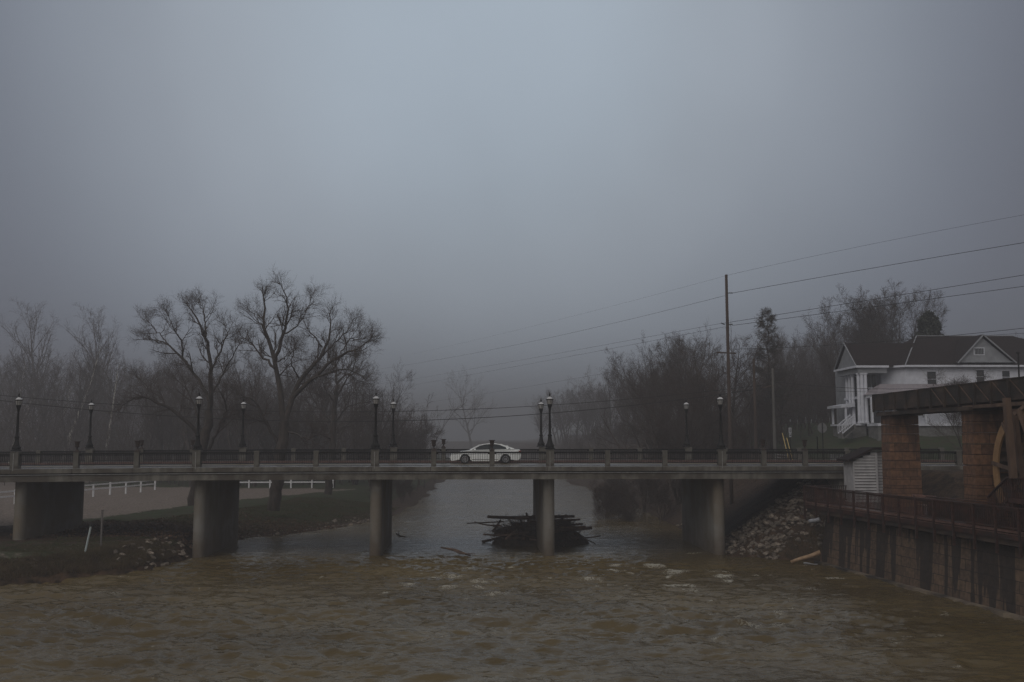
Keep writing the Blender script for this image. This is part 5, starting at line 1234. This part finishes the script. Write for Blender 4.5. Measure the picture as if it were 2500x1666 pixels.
# far-off wood: one mass at the limit of sight
fw = Tree(77); r = fw.r
xs, ys, hs2 = [], [], []
for k in range(520):
    Y = r.uniform(380, 900); side = r.random()
    xl_, xr_ = lines(np.array([Y]))
    x = (float(xl_[0]) - r.uniform(6, 0.62 * Y)) if side < 0.62 else (float(xr_[0]) + r.uniform(4, 0.4 * Y))
    if -0.135 < x / Y < 0.05: continue
    xs.append(x); ys.append(Y); hs2.append(r.uniform(16, 26) + (3 if side > .62 else 0))
xs, ys, hs2 = map(np.array, (xs, ys, hs2)); g0 = height(xs, ys)
P = np.stack([np.stack([xs + r.normal(size=len(xs)) * 0.2 * i, ys, g0 - 0.5 + hs2 * i / 6], -1) for i in range(7)], 1)
Rd = 0.22 * np.linspace(1, 0.1, 7)[None] * np.ones((len(xs), 1)); fw.emit(P, Rd, 5)
a, ra = fw.grow(P, Rd, 12, 0.2, 1.0, 38, 0.38, up=0.12, wob=0.12, K=5, shape=0.5, rr=0.6, rmin=0.04); fw.emit(a, ra, 3)
b_, rb = fw.grow(a, ra, 7, 0.2, 1.0, 38, 0.45, up=0.08, wob=0.16, K=3, shape=0.4, rr=0.7, rmin=0.03); fw.emit(b_, rb, 3)
c_, rc = fw.grow(b_, rb, 4, 0.2, 1.0, 38, 0.5, up=0.05, wob=0.16, K=3, shape=0.4, rr=0.7, rmin=0.025); fw.emit(c_, rc, 3)
tag(fw.mesh('distant_woods', M['twig']), 'far off bare woods fading into the fog upstream', 'woods', kind='stuff')

def brush(seed, n, fn, h0, h1, name, label, rmin=0.014):
    b = Tree(seed); r = b.r; xy = np.array([fn(r) for _ in range(n)]); g0 = height(xy[:, 0], xy[:, 1]); H = r.uniform(h0, h1, n)
    ln = r.normal(size=(n, 2)) * 0.22
    P = np.stack([np.stack([xy[:, 0] + ln[:, 0] * H * t ** 1.5, xy[:, 1] + ln[:, 1] * H * t ** 1.5, g0 - 0.2 + H * t], -1) for t in np.linspace(0, 1, 6)], 1)
    Rd = np.clip(H * 0.011, .02, .08)[:, None] * np.linspace(1, .2, 6)[None]; b.emit(P, Rd, 4)
    a, ra = b.grow(P, Rd, 9, .12, 1, 38, .45, K=5, up=.08, wob=.15, rmin=rmin); b.emit(a, ra, 3)
    c, rc = b.grow(a, ra, 5, .15, 1, 38, .5, K=4, up=.04, wob=.2, rmin=rmin * .8, lmin=.4); b.emit(c, rc, 3)
    d, rd = b.grow(c, rc, 3, .15, 1, 38, .5, K=3, up=.04, wob=.2, rmin=rmin * .7, lmin=.3); b.emit(d, rd, 3)
    return tag(b.mesh(name, M['twig']), label, 'undergrowth', kind='stuff')
def fL(r):
    Y = r.uniform(126, 290); return (gx(r.uniform(-150, 1040 - (Y - 122) * 0.1), Y), Y)
brush(201, 1500, fL, 3.0, 12.0, 'undergrowth', 'tangled bare undergrowth filling the foggy woods behind the left park', 0.018)
def fRr(r):
    while True:
        Y = 92 + 170 * r.random() ** 1.3; x = float(lines(np.array([Y]))[1][0]) + (5.0 if Y < 140 else 2.5) + r.random() * 22
        if x / Y < 0.27: return (x, Y)
brush(202, 400, fRr, 2.0, 5.5, 'undergrowth', 'tangled bare undergrowth crowding the right bank', 0.012)
def fRb(r):
    Y = r.uniform(108, 170); return (gx(r.uniform(1830, 2080), Y), Y)
brush(203, 240, fRb, 3, 8, 'undergrowth', 'grey undergrowth left of the house', 0.014)

# ------------------------------------------------------------ poles and cables
def pole(px, Y, ytop, r0, label, m='pole'):
    p = at(px, ytop, Y); z0 = hz(p[0], Y)
    root = thing('utility_pole', label, 'utility pole', (p[0], Y, z0)); H = p[2] - z0
    MB().tube([(0, 0, -0.3), (0, 0, H * 0.5), (0, 0, H)], [r0, r0 * 0.88, r0 * 0.72], 12).build('shaft', M[m], root, smooth=False)
    return root, p, z0
PY = 73.5
up, ptop, pz0 = pole(1773, PY, 671, 0.15, 'tall brown wooden utility pole rising above the right bank woods')
def ins(root, a, b_):
    MB().tube([a, b_], 0.035, 8).build('insulator', M['insul'], root)
    d = (np.array(b_) - np.array(a)); q = MB()
    for t in (0.3, 0.5, 0.7, 0.9): q.tube([np.array(a) + d * (t - 0.03), np.array(a) + d * (t + 0.03)], 0.06, 8)
    q.build('insulator_discs', M['insul'], root)
rel = lambda p: np.array(p) - np.array((up.location))
c716 = at(1773, 716, PY); c790 = at(1773, 793, PY); c862 = at(1773, 862, PY)
ins(up, rel(c716) + (0.1, 0, 0), rel(c716) + (0.48, -0.1, 0.0)); ins(up, rel(c790) + (0.1, 0, 0), rel(c790) + (0.5, -0.1, 0)); ins(up, rel(c790) + (-0.1, 0, 0.0), rel(c790) + (-0.4, 0.05, 0.13))
MB().beam(rel(c862) + (-0.72, 0.14, 0.05), rel(c862) + (0.75, -0.14, -0.05), 0.09, 0.11).build('crossarm', M['pole'], up)
p2, p2t, _ = pole(1886, 78, 900, 0.13, 'pale grey utility pole in front of the conifer', 'polegrey')
MB().beam((0, 0, zz(941, 78) - p2.location[2]), tuple(np.array(at(1858, 948, 78)) - np.array(p2.location)), 0.08, 0.12).build('crossarm', M['pole'], p2)
pole(1840, 76, 876, 0.14, 'short dark utility pole between the tall pole and pale pole')
r3 = [0]
def cable(pts, rad, label, group, sag=0.0):
    """pts: list of (px, py, Y)"""
    P = np.array([at(*p) for p in pts]); n = 40
    dd = np.r_[0, np.cumsum(np.linalg.norm(np.diff(P, axis=0), axis=1))]; u = np.linspace(0, dd[-1], n)
    # smooth parabola through the given points
    out = []
    for k in range(3):
        deg = min(2, len(P) - 1); c = np.polyfit(dd, P[:, k], deg); out.append(np.polyval(c, u))
    Q = np.stack(out, 1)
    root = MB().tube(Q, rad, 5).build('power_cable', M['cable'], smooth=True); tag(root, label, 'cable', group)
g = 'cables of the tall utility pole'
cable([(1773, 673, PY), (2120, 598, 64), (2560, 514, 54)], 0.008, 'topmost thin cable from the pole top to the right edge', g)
cable([(1788, 716, PY), (2130, 655, 64), (2560, 583, 54)], 0.017, 'second cable from the tall pole sloping up to the right', g)
cable([(1764, 790, PY), (2090, 738, 64), (2560, 662, 54)], 0.016, 'third cable sloping right above the house, upper of a close pair', g)
cable([(1788, 795, PY), (2120, 751, 64), (2560, 691, 54)], 0.016, 'fourth cable sloping right above the house, lower of a close pair', g)
cable([(1771, 674, PY), (1400, 772, 110), (1000, 866, 190)], 0.006, 'topmost thin cable from the pole top fading left into fog', g)
cable([(1771, 722, PY), (1400, 812, 105), (900, 905, 190)], 0.012, 'second cable from the tall pole fading left into fog', g)
cable([(1760, 790, PY), (1500, 838, 100), (1000, 928, 190)], 0.011, 'upper cable of the pair fading left below pole middle', g)
cable([(1771, 798, PY), (1500, 850, 100), (1000, 942, 190)], 0.011, 'lower cable of the pair fading left below pole middle', g)
cable([(1752, 862, PY), (1400, 925, 100), (1000, 988, 180)], 0.008, 'thin cable leaving the crossarm left end into fog', g)
g = 'service cables crossing low behind the bridge lamps'
cable([(-40, 960, 74), (495, 1003, 80), (980, 1006, 80), (1345, 984, 78), (1855, 943, 78)], 0.022, 'upper of two low cables running behind the bridge lamps', g)
cable([(-40, 974, 73), (495, 1020, 79), (980, 1029, 79), (1345, 1008, 77), (1855, 949, 77.5)], 0.028, 'lower of two low cables running behind the bridge lamps', g)
g = 'cables to the house side'
cable([(1790, 853, 76), (2060, 841, 80), (2560, 795, 66)], 0.020, 'cable passing in front of the house roof ridge', g)
cable([(1886, 932, 78), (2170, 950, 84), (2330, 944, 88)], 0.020, 'dark cable from the grey pole to the house corner', g)
cable([(1886, 948, 78), (2100, 957, 84), (2300, 957, 90)], 0.014, 'thin cable from the grey pole to the house porch', g)
cable([(2400, 820, 90), (2560, 810, 70)], 0.018, 'short cable right of the house gable', g)
# vent pipe/lamp pole by the house right side
vp = thing('roof_light_pole', 'thin dark pole with small head before the house right side', 'pole')
MB().tube([at(2488, 925, 60), at(2486, 862, 60)], 0.05, 8).build('shaft', M['iron'], vp); MB().lathe([(0.05, 0), (0.14, 0.02), (0.12, 0.1), (0.03, 0.14)], 10, tuple(at(2485, 864, 60))).build('lamp_head', M['iron'], vp)

# ------------------------------------------------------------ signs and small things behind the right railing
Ys = 73.0
p = at(2008, 1045, Ys); z0 = hz(p[0], Ys)
sg = thing('stop_sign', 'grey back of an octagonal road sign on its post on the lawn', 'road sign', (p[0], Ys, z0), R(6))
MB().lathe([(0.40, -0.004), (0.40, 0.004)], 8).build('plate', M['signback'], sg).rotation_euler = (R(90), R(22.5), 0)
sg.children[0].location = (0, 0.05, p[2] - z0)
MB().bx(-0.03, 0.03, 0.0, 0.035, -0.2, p[2] - z0 + 0.36).build('post', M['iron'], sg)
p = at(1929, 1056, Ys - 1); z0 = hz(p[0], Ys - 1)
s2 = thing('road_sign', 'narrow white two panel road sign facing the bridge', 'road sign', (p[0], Ys - 1, z0), R(48))
zc2 = p[2] - z0
a1 = MB().bx(-0.23, 0.23, -0.012, 0.0, zc2 - 0.06, zc2 + 0.36).build('plate', M['signwhite'], s2)
a2 = MB().bx(-0.17, 0.17, -0.012, 0.0, zc2 - 0.36, zc2 - 0.08).build('plate', M['signwhite'], s2)
q = MB()
for k in range(3): q.bx(-0.15, 0.15, -0.016, -0.0125, zc2 + 0.03 + 0.10 * k, zc2 + 0.075 + 0.10 * k)
q.build('lettering', M['ink'], a1)
MB().bx(-0.10, 0.10, -0.016, -0.0125, zc2 - 0.27, zc2 - 0.17).build('lettering', M['ink'], a2)
MB().bx(-0.03, 0.03, 0.002, 0.04, -0.2, zc2 + 0.3).build('post', M['iron'], s2)
g = 'yellow guy wire guards'
for a, b_, lab in (((1910, 1058), (1927, 1127), 'taller leaning yellow guy wire guard behind the near railing'), ((1920.5, 1069), (1936, 1127), 'shorter leaning yellow guy wire guard behind the near railing')):
    o = MB().tube([at(a[0], a[1], 71.5), at(b_[0], b_[1], 71.2)], 0.032, 8).build('guy_guard', M['yellow']); tag(o, lab, 'guy guard', g)
p = at(1995, 1066, 72.0); z0 = hz(p[0], 72)
o = MB().tube([(p[0], 72, z0 - .2), tuple(p)], 0.045, 8).build('short_post', M['iron']); tag(o, 'short thin dark post on the lawn behind the railing', 'post')
# low concrete barriers beyond the road
g = 'low pale barriers beyond the road'
for px0_, px1_, y0_, y1_, lab in ((2027, 2066, 1112, 1131, 'pale low barrier beyond road nearest the shed'), (1938, 1963, 1100, 1130, 'brown double pedestal beyond road left of an urn')):
    Yb = 71.8 if px0_ > 2000 else 72.4
    o = MB().bx(gx(px0_, Yb), gx(px1_, Yb), Yb, Yb + 0.3, hz(gx(px0_, Yb), Yb) - 0.1, zz(y0_, Yb)).bx(gx(px0_, Yb) - .05, gx(px1_, Yb) + .05, Yb - .04, Yb + 0.34, zz(y0_, Yb) + .002, zz(y0_, Yb) + .06).build('road_barrier', M['walk'] if px0_ > 2000 else M['concrete'])
    tag(o, lab, 'barrier')
o = thing('slatted_barrier', 'low rail barrier beyond the road beside the yellow guards', 'barrier')
for py in (1110, 1117): MB().beam(at(1893, py, 72.6), at(1922, py + 2, 72.6), 0.05, 0.07).build('rail', M['walk'], o)
for px in (1896, 1918): MB().beam(at(px, 1106, 72.7), at(px, 1130, 72.7), 0.08).build('post', M['polegrey'], o)

# ------------------------------------------------------------ white fences in the park
def fence(pts, label, n):
    root = thing('white_fence', label, 'fence')
    P = [np.array(a) for a in pts]; pm_ = None
    for k in range(n):
        t = k / (n - 1); p = P[0] + (P[1] - P[0]) * t; z0 = hz(p[0], p[1])
        MB().box((p[0], p[1], z0 + 0.6), (0.16, 0.16, 1.5)).build('post', M['whitefence'], root)
    z0 = hz(P[0][0], P[0][1]); z1 = hz(P[1][0], P[1][1])
    for h in (1.18, 0.72): MB().beam((P[0][0], P[0][1], z0 + h), (P[1][0], P[1][1], z1 + h), 0.05, 0.15).build('rail', M['whitefence'], root)
    return root
f0 = (gx(-70, 84), 84); f1 = (gx(383, 114), 114)
fence([f0, f1], 'white two rail fence around the gravel lot, left stretch', 11)
fence([(gx(560, 119), 119), (gx(815, 119), 119)], 'white two rail fence behind the tallest tree', 6)
fence([(gx(395, 150), 150), (gx(700, 150), 150)], 'distant white rail fence deeper in the park', 9)
# leaning white pipe and grey post on the near left bank
p0 = at(208, 1335, 52.2); z0 = hz(p0[0], p0[1])
a = np.array((p0[0], p0[1], z0 - 0.05)); tp = at(222, 1285, 51.8)
wp = thing('marker_pipe', 'white marker pipe leaning right on the near left bank', 'marker pipe')
MB().tube([a, tp], 0.05, 10).build('pipe', M['whitepipe'], wp); MB().tube([tp - (0.012, 0, 0.02), tp + (0.03, 0, 0.10)], 0.055, 10).build('cap', M['blacktrim'], wp)
p1 = at(250, 1247, 54.0); z0 = hz(p1[0], 54.0)
gp = thing('sign_post', 'upright thin grey metal post on the near left bank', 'post')
MB().bx(p1[0] - .045, p1[0] + .045, 53.97, 54.03, z0 - .2, p1[2] - .0).build('shaft', M['post'], gp); MB().bx(p1[0] - .06, p1[0] + .06, 53.95, 54.05, p1[2] + .002, p1[2] + .05).build('cap', M['post'], gp)

# ------------------------------------------------------------ rocks
def rock_mesh(seed):
    import bmesh
    bm = bmesh.new(); bmesh.ops.create_icosphere(bm, subdivisions=2, radius=1.0); r = random.Random(seed)
    pl = [(Vector((r.gauss(0, 1), r.gauss(0, 1), r.gauss(0, 1))).normalized(), r.uniform(0.45, 0.8)) for _ in range(9)]
    for v in bm.verts:
        for nrm, d in pl:
            k = v.co.dot(nrm)
            if k > d: v.co -= nrm * (k - d)
        v.co *= r.uniform(0.96, 1.04)
    me = bpy.data.meshes.new('rock'); bm.to_mesh(me); bm.free(); me.materials.append(M['rock']); return me
rm_ = [rock_mesh(i) for i in range(9)]
def rocks(n, fn, smin, smax, label, group, flat=0.65):
    k = 0; tries = 0
    while k < n and tries < n * 30:
        tries += 1; x, y = fn()
        z = hz(x, y)
        if z < -0.05: continue
        s = random.uniform(smin, smax) * (1.5 if random.random() < 0.08 else 1)
        o = bpy.data.objects.new('rock', rm_[random.randrange(9)]); col.objects.link(o)
        o.location = (x, y, z + s * 0.25); o.scale = (s * random.uniform(.8, 1.3), s * random.uniform(.8, 1.2), s * flat * random.uniform(.8, 1.2)); o.rotation_euler = (random.uniform(-.4, .4), random.uniform(-.4, .4), random.uniform(0, 6.3))
        if group.startswith('riprap'):
            w_ = 'at the water edge' if z < 0.7 else 'halfway up the slope' if z < 2.0 else 'high up under the deck'
            tag(o, 'pale tan riprap rock right of the last pier, ' + w_, 'rock', 'riprap rocks ' + w_)
        else: tag(o, label, 'rock', group)
        k += 1
def f_right():
    while True:
        y = random.uniform(57.2, 64.5); xr_ = float(lines(np.array([y]))[1][0])
        x = xr_ + random.random() ** 0.8 * (5.6 if y < 60 else 6.5) - 0.1
        if hz(x, y) < 1.9 and x > 15.2 + (y - 57) * 0.9 and random.random() < 0.88: continue
        return x, y
rocks(190, f_right, 0.12, 0.25, 'pale tan rock in the riprap slope under the right bridge end', 'riprap on the right bank slope')
rocks(14, lambda: (13.6 + random.uniform(-.2, 1.0), random.uniform(70, 80)), 0.12, 0.28, 'rock at the water edge behind the right bank pier', 'rocks behind the right bank pier')
def f_l1():
    t = random.random(); return -19.9 - 2.2 * random.random() ** 1.5, 52.3 + 7.2 * t
rocks(46, f_l1, 0.09, 0.22, 'pale rock on the left bank foot beside the second pier', 'rocks beside the second pier')
def f_l2():
    Y = random.uniform(70, 90); return float(lines(np.array([Y]))[0][0]) - random.random() ** 2 * 1.8, Y
rocks(40, f_l2, 0.08, 0.20, 'small rock along the left water edge beyond the bridge', 'rocks along the left water edge')
def gravel(n, fn, smin, smax, name, label):
    V, Fs, c = [], [], 0
    while c < n:
        x, y = fn(); z = hz(x, y)
        if z < 0: continue
        me = rm_[random.randrange(9)]; v = np.array([q.co[:] for q in me.vertices]); s_ = random.uniform(smin, smax)
        v = v @ np.array(Euler((random.uniform(-.4, .4), random.uniform(-.4, .4), random.uniform(0, 6.3))).to_matrix()).T * s_ * np.array((1.1, 1, .7)) + np.array((x, y, z + s_ * .2))
        V.append(v); Fs.append(np.array([p.vertices[:] for p in me.polygons]) + c * len(v)); c += 1
    return tag(mesh_np(name, np.concatenate(V), np.concatenate(Fs), M['rock'], smooth=False), label, 'rubble', kind='stuff')
gravel(900, f_right, 0.05, 0.15, 'rubble', 'small broken stone filling the riprap slope')
gravel(160, lambda: (random.uniform(-27.5, -23), random.uniform(53.0, 55.4)), 0.02, 0.07, 'loose_stones', 'small stones strewn by the leftmost pier foot')
gravel(260, f_l2, 0.03, 0.09, 'shore_stones', 'small stones along the left water edge')

# logs at the foot of the mill wall
def lg(a, b_, r0, r1, name, label, m, cat='log'):
    a = np.array(a); b_ = np.array(b_); n = 6
    pts = [a + (b_ - a) * t + np.array((0, 0, 0.02 * math.sin(t * 7))) for t in np.linspace(0, 1, n)]
    return tag(MB().tube(pts, np.linspace(r0, r1, n), 9).build(name, M[m], smooth=True), label, cat)
lg(at(1931, 1373, 56.0), at(2003, 1349, 55.6), 0.10, 0.14, 'drift_log', 'bleached log leaning from the water to the mill wall corner', 'palelog')
lg(at(1962, 1375, 55.6), at(1996, 1379, 55.5), 0.05, 0.05, 'drift_pole', 'thin pale pole floating at the mill wall corner', 'pipe')
lg(at(1976, 1274, 56.6), at(2001, 1268, 56.2), 0.12, 0.12, 'drain_pipe', 'short grey pipe end sticking out beside the boardwalk corner', 'pipe', 'pipe')

# driftwood jam at pier
dj = thing('driftwood_pile', 'dark heap of drift logs and branches jammed against the middle pier', 'driftwood')
xx = np.linspace(-1, 1, 44); X_, Y_, Fm = grid(xx, xx)
cx, cyy = 2.0, 67.2
rr2 = np.clip(1 - (X_ ** 2 + Y_ ** 2), 0, 1)
hm = rr2 ** 0.8 * 1.5 + (fbm(X_ * 6 + 3, Y_ * 6) - 0.5) * 0.5 * (rr2 > 0) - 0.12
mesh_np('mound', np.stack([cx + X_ * 3.5, cyy + Y_ * 1.9, hm], -1).reshape(-1, 3), Fm, M['mud'], dj)
rj = random.Random(3)
def jamlog(a, b_, r0, r1, m='log'):
    a = np.array(a, float); b_ = np.array(b_, float); n = 7; bow = np.array([rj.gauss(0, .08), rj.gauss(0, .08), rj.gauss(0, .06)])
    pts = [a + (b_ - a) * t + bow * math.sin(t * math.pi) for t in np.linspace(0, 1, n)]
    MB().tube(pts, np.linspace(r0, r1, n), 7).build('log', M[m], dj, smooth=True)
jamlog(at(1190, 1262, 66.5), at(1320, 1264, 67), 0.10, 0.15)
jamlog(at(1300, 1262, 67), at(1402, 1261, 65.5), 0.13, 0.09)
jamlog(at(1330, 1290, 66), at(1384, 1257, 66), 0.10, 0.07)
jamlog(at(1320, 1300, 65.5), at(1446, 1289, 65.5), 0.15, 0.11)
jamlog(at(1330, 1270, 66), at(1416, 1269, 66), 0.09, 0.07)
jamlog(at(1340, 1284, 65), at(1430, 1285, 64.6), 0.07, 0.05)
jamlog(at(1140, 1278, 65.5), at(1230, 1274, 66), 0.035, 0.05, 'drytwig')
jamlog(at(1158, 1275, 65.8), at(1225, 1284, 65.5), 0.04, 0.06)
jamlog(at(1234, 1317, 62.8), at(1262, 1296, 64.5), 0.07, 0.09)
jamlog(at(1180, 1305, 63.5), at(1290, 1300, 65), 0.05, 0.08)
jamlog(at(1202, 1298, 65.3), at(1222, 1270, 66), 0.09, 0.06, 'drytwig')
for k in range(85):
    a = rj.uniform(0, 6.28); r_ = rj.uniform(0.2, 0.95); x = cx + 3.6 * r_ * math.cos(a); y = cyy + 2.0 * r_ * math.sin(a); z = max(0.05, 1.5 * (1 - r_ ** 2) ** .75) + rj.uniform(-.05, .12)
    an = rj.gauss(0, 0.75) + (0 if rj.random() < .7 else 1.4); Ln = rj.uniform(0.6, 2.3); d = np.array((math.cos(an), math.sin(an) * .7, rj.gauss(0.0, .26))) * Ln / 2
    q = rj.uniform(0.03, 0.11); jamlog(np.array((x, y, z)) - d, np.array((x, y, z)) + d, q, q * .7, 'log' if rj.random() < .75 else 'drytwig')
tw = Tree(91); P = []
for k in range(90):
    a = rj.uniform(0, 6.28); r_ = rj.uniform(0.3, 1.0); p = np.array((cx + 3.2 * r_ * math.cos(a), cyy + 2.1 * r_ * math.sin(a), max(0.0, 1.1 * (1 - min(1, r_) ** 2) ** .55)))
    d = np.array((math.cos(a) * 0.8, math.sin(a) * 0.5, rj.uniform(0.1, 0.9))); P.append([p + d * t * rj.uniform(.6, 1.1) for t in np.linspace(0, 1, 6)])
P = np.array(P) + tw.r.normal(size=(90, 6, 3)) * 0.05; Rd = np.ones((90, 1)) * 0.03 * np.linspace(1, .3, 6)[None]; tw.emit(P, Rd, 5)
a, ra = tw.grow(P, Rd, 7, .2, 1, 40, .5, K=5, up=0.03, wob=.2, rmin=0.008); tw.emit(a, ra, 4)
b_, rb = tw.grow(a, ra, 5, .2, 1, 40, .5, K=4, up=0.0, wob=.25, rmin=0.007); tw.emit(b_, rb, 3)
tw.mesh('twigs', M['drytwig'], dj)['kind'] = 'stuff'
# branch adrift left of the pile
br2 = thing('drift_branch', 'dark waterlogged branch adrift between the third pier and the pile', 'branch')
MB().tube([at(1076, 1337, 60.8), at(1110, 1343, 60.4), at(1148, 1357, 59.4)], [0.04, 0.09, 0.05], 8).build('stem', M['log'], br2, smooth=True)
MB().tube([at(1100, 1341, 60.5), at(1125, 1352, 59.6), at(1160, 1353, 59.4)], [0.04, 0.06, 0.02], 6).build('side_branch', M['log'], br2, smooth=True)
b3 = thing('drift_branch', 'small forked branch in water at the third pier back', 'branch')
MB().tube([at(966, 1302, 66.0), at(975, 1309, 65.0), at(992, 1312, 64.6)], [0.03, 0.07, 0.02], 6).build('stem', M['log'], b3, smooth=True)
MB().tube([at(975, 1309, 65.0), at(973, 1297, 66.0)], [0.04, 0.015], 6).build('side_branch', M['log'], b3, smooth=True)

# ------------------------------------------------------------ ground cover
def blades(name, n, fn, h, m, label, cat, w=0.012):
    r = np.random.default_rng(len(name)); xy = fn(n, r); z = height(xy[:, 0], xy[:, 1]); keep = z > 0.12; xy = xy[keep]; z = z[keep]; k = len(z)
    a = r.uniform(0, 6.28, k); H = h * r.uniform(.4, 1.2, k); ln = r.normal(size=(k, 2)) * 0.45 * H[:, None]
    b_ = np.stack([xy[:, 0], xy[:, 1], z - 0.02], 1); d = np.stack([np.cos(a), np.sin(a), np.zeros(k)], 1) * w
    V = np.stack([b_ - d, b_ + d, b_ + np.concatenate([ln, H[:, None]], 1)], 1).reshape(-1, 3)
    return tag(mesh_np(name, V, np.arange(3 * k).reshape(-1, 3), m, smooth=False), label, cat, kind='stuff')
def fA(n, r):
    Y = r.uniform(47.5, 60, n); xl_ = np.interp(Y, LB[:, 1], LB[:, 0]); d = r.uniform(0.9, 9, n); x = xl_ - d
    keep = fbm(x * .6, Y * .6) > 0.45; keep &= ~((x < -24.2 - (Y - 50) * 1.3) & (Y > 49.5) & (Y < 57)); return np.stack([x, Y], 1)[keep]
blades('grass', 60000, fA, 0.13, M['grassblade'], 'short green grass on the near left bank', 'grass')
def fB(n, r):
    Y = r.uniform(47.0, 58, n); xl_ = np.interp(Y, LB[:, 1], LB[:, 0]); d = 0.3 + r.random(n) ** 1.3 * 2.6; return np.stack([xl_ - d, Y], 1)
blades('dry_grass', 26000, fB, 0.20, M['drygrass'], 'tan dead grass along the cut edge of the left bank', 'grass')
def fC(n, r):
    Y = r.uniform(71, 100, n); xl_ = np.interp(Y, LB[:, 1], LB[:, 0]); return np.stack([xl_ - 0.6 - r.random(n) * 11, Y], 1)
blades('park_grass', 60000, fC, 0.12, M['grassblade'], 'dull winter grass sloping to the river beyond the bridge', 'grass', 0.02)
def fD(n, r): 
    Y = r.uniform(56.5, 60, n); return np.stack([r.uniform(15, 19.5, n), r.uniform(56.3, 59.0, n)], 1)
blades('weeds', 5000, fD, 0.25, M['drygrass'], 'dead weeds between the riprap and the mill wall', 'weeds')
def litter(name, n, fn, s, label):
    r = np.random.default_rng(8); xy = fn(n, r); z = height(xy[:, 0], xy[:, 1]); keep = z > 0.02; xy = xy[keep]; z = z[keep] + 0.02; k = len(z)
    c = np.stack([xy[:, 0], xy[:, 1], z], 1); a = r.normal(size=(k, 3)) * np.array((1, 1, .35)); a /= np.linalg.norm(a, axis=1)[:, None]; b_ = np.cross(a, r.normal(size=(k, 3))); b_ /= np.linalg.norm(b_, axis=1)[:, None]
    q = s * r.uniform(.5, 1.3, k)[:, None]; V = np.stack([c - a * q, c + b_ * q, c + a * q, c - b_ * q], 1).reshape(-1, 3)
    return tag(mesh_np(name, V, np.arange(4 * k).reshape(-1, 4), M['leaf'], smooth=False), label, 'leaves', kind='stuff')
def fE(n, r):
    Y = r.uniform(60, 80, n); xl_ = np.interp(Y, LB[:, 1], LB[:, 0]); return np.stack([xl_ - r.random(n) ** 1.4 * 12, Y], 1)
litter('leaf_litter', 9000, fE, 0.07, 'dead leaves and debris strewn on the left bank')

# ------------------------------------------------------------ haze
HZ = (-890, 890, -70, 1290, -2.2, 48)
hzb = MB().bx(*HZ)
hm_ = bpy.data.materials.new('haze'); hm_.use_nodes = True; t = hm_.node_tree; t.nodes.clear()
o_ = t.nodes.new('ShaderNodeOutputMaterial'); pv = t.nodes.new('ShaderNodeVolumePrincipled')
pv.inputs['Color'].default_value = (0.47, 0.475, 0.51, 1); pv.inputs['Density'].default_value = 0.0025; pv.inputs['Anisotropy'].default_value = 0.0
t.links.new(pv.outputs[0], o_.inputs['Volume'])
ho = hzb.build('haze', hm_); tag(ho, 'even grey fog filling the river valley', 'fog', kind='stuff')
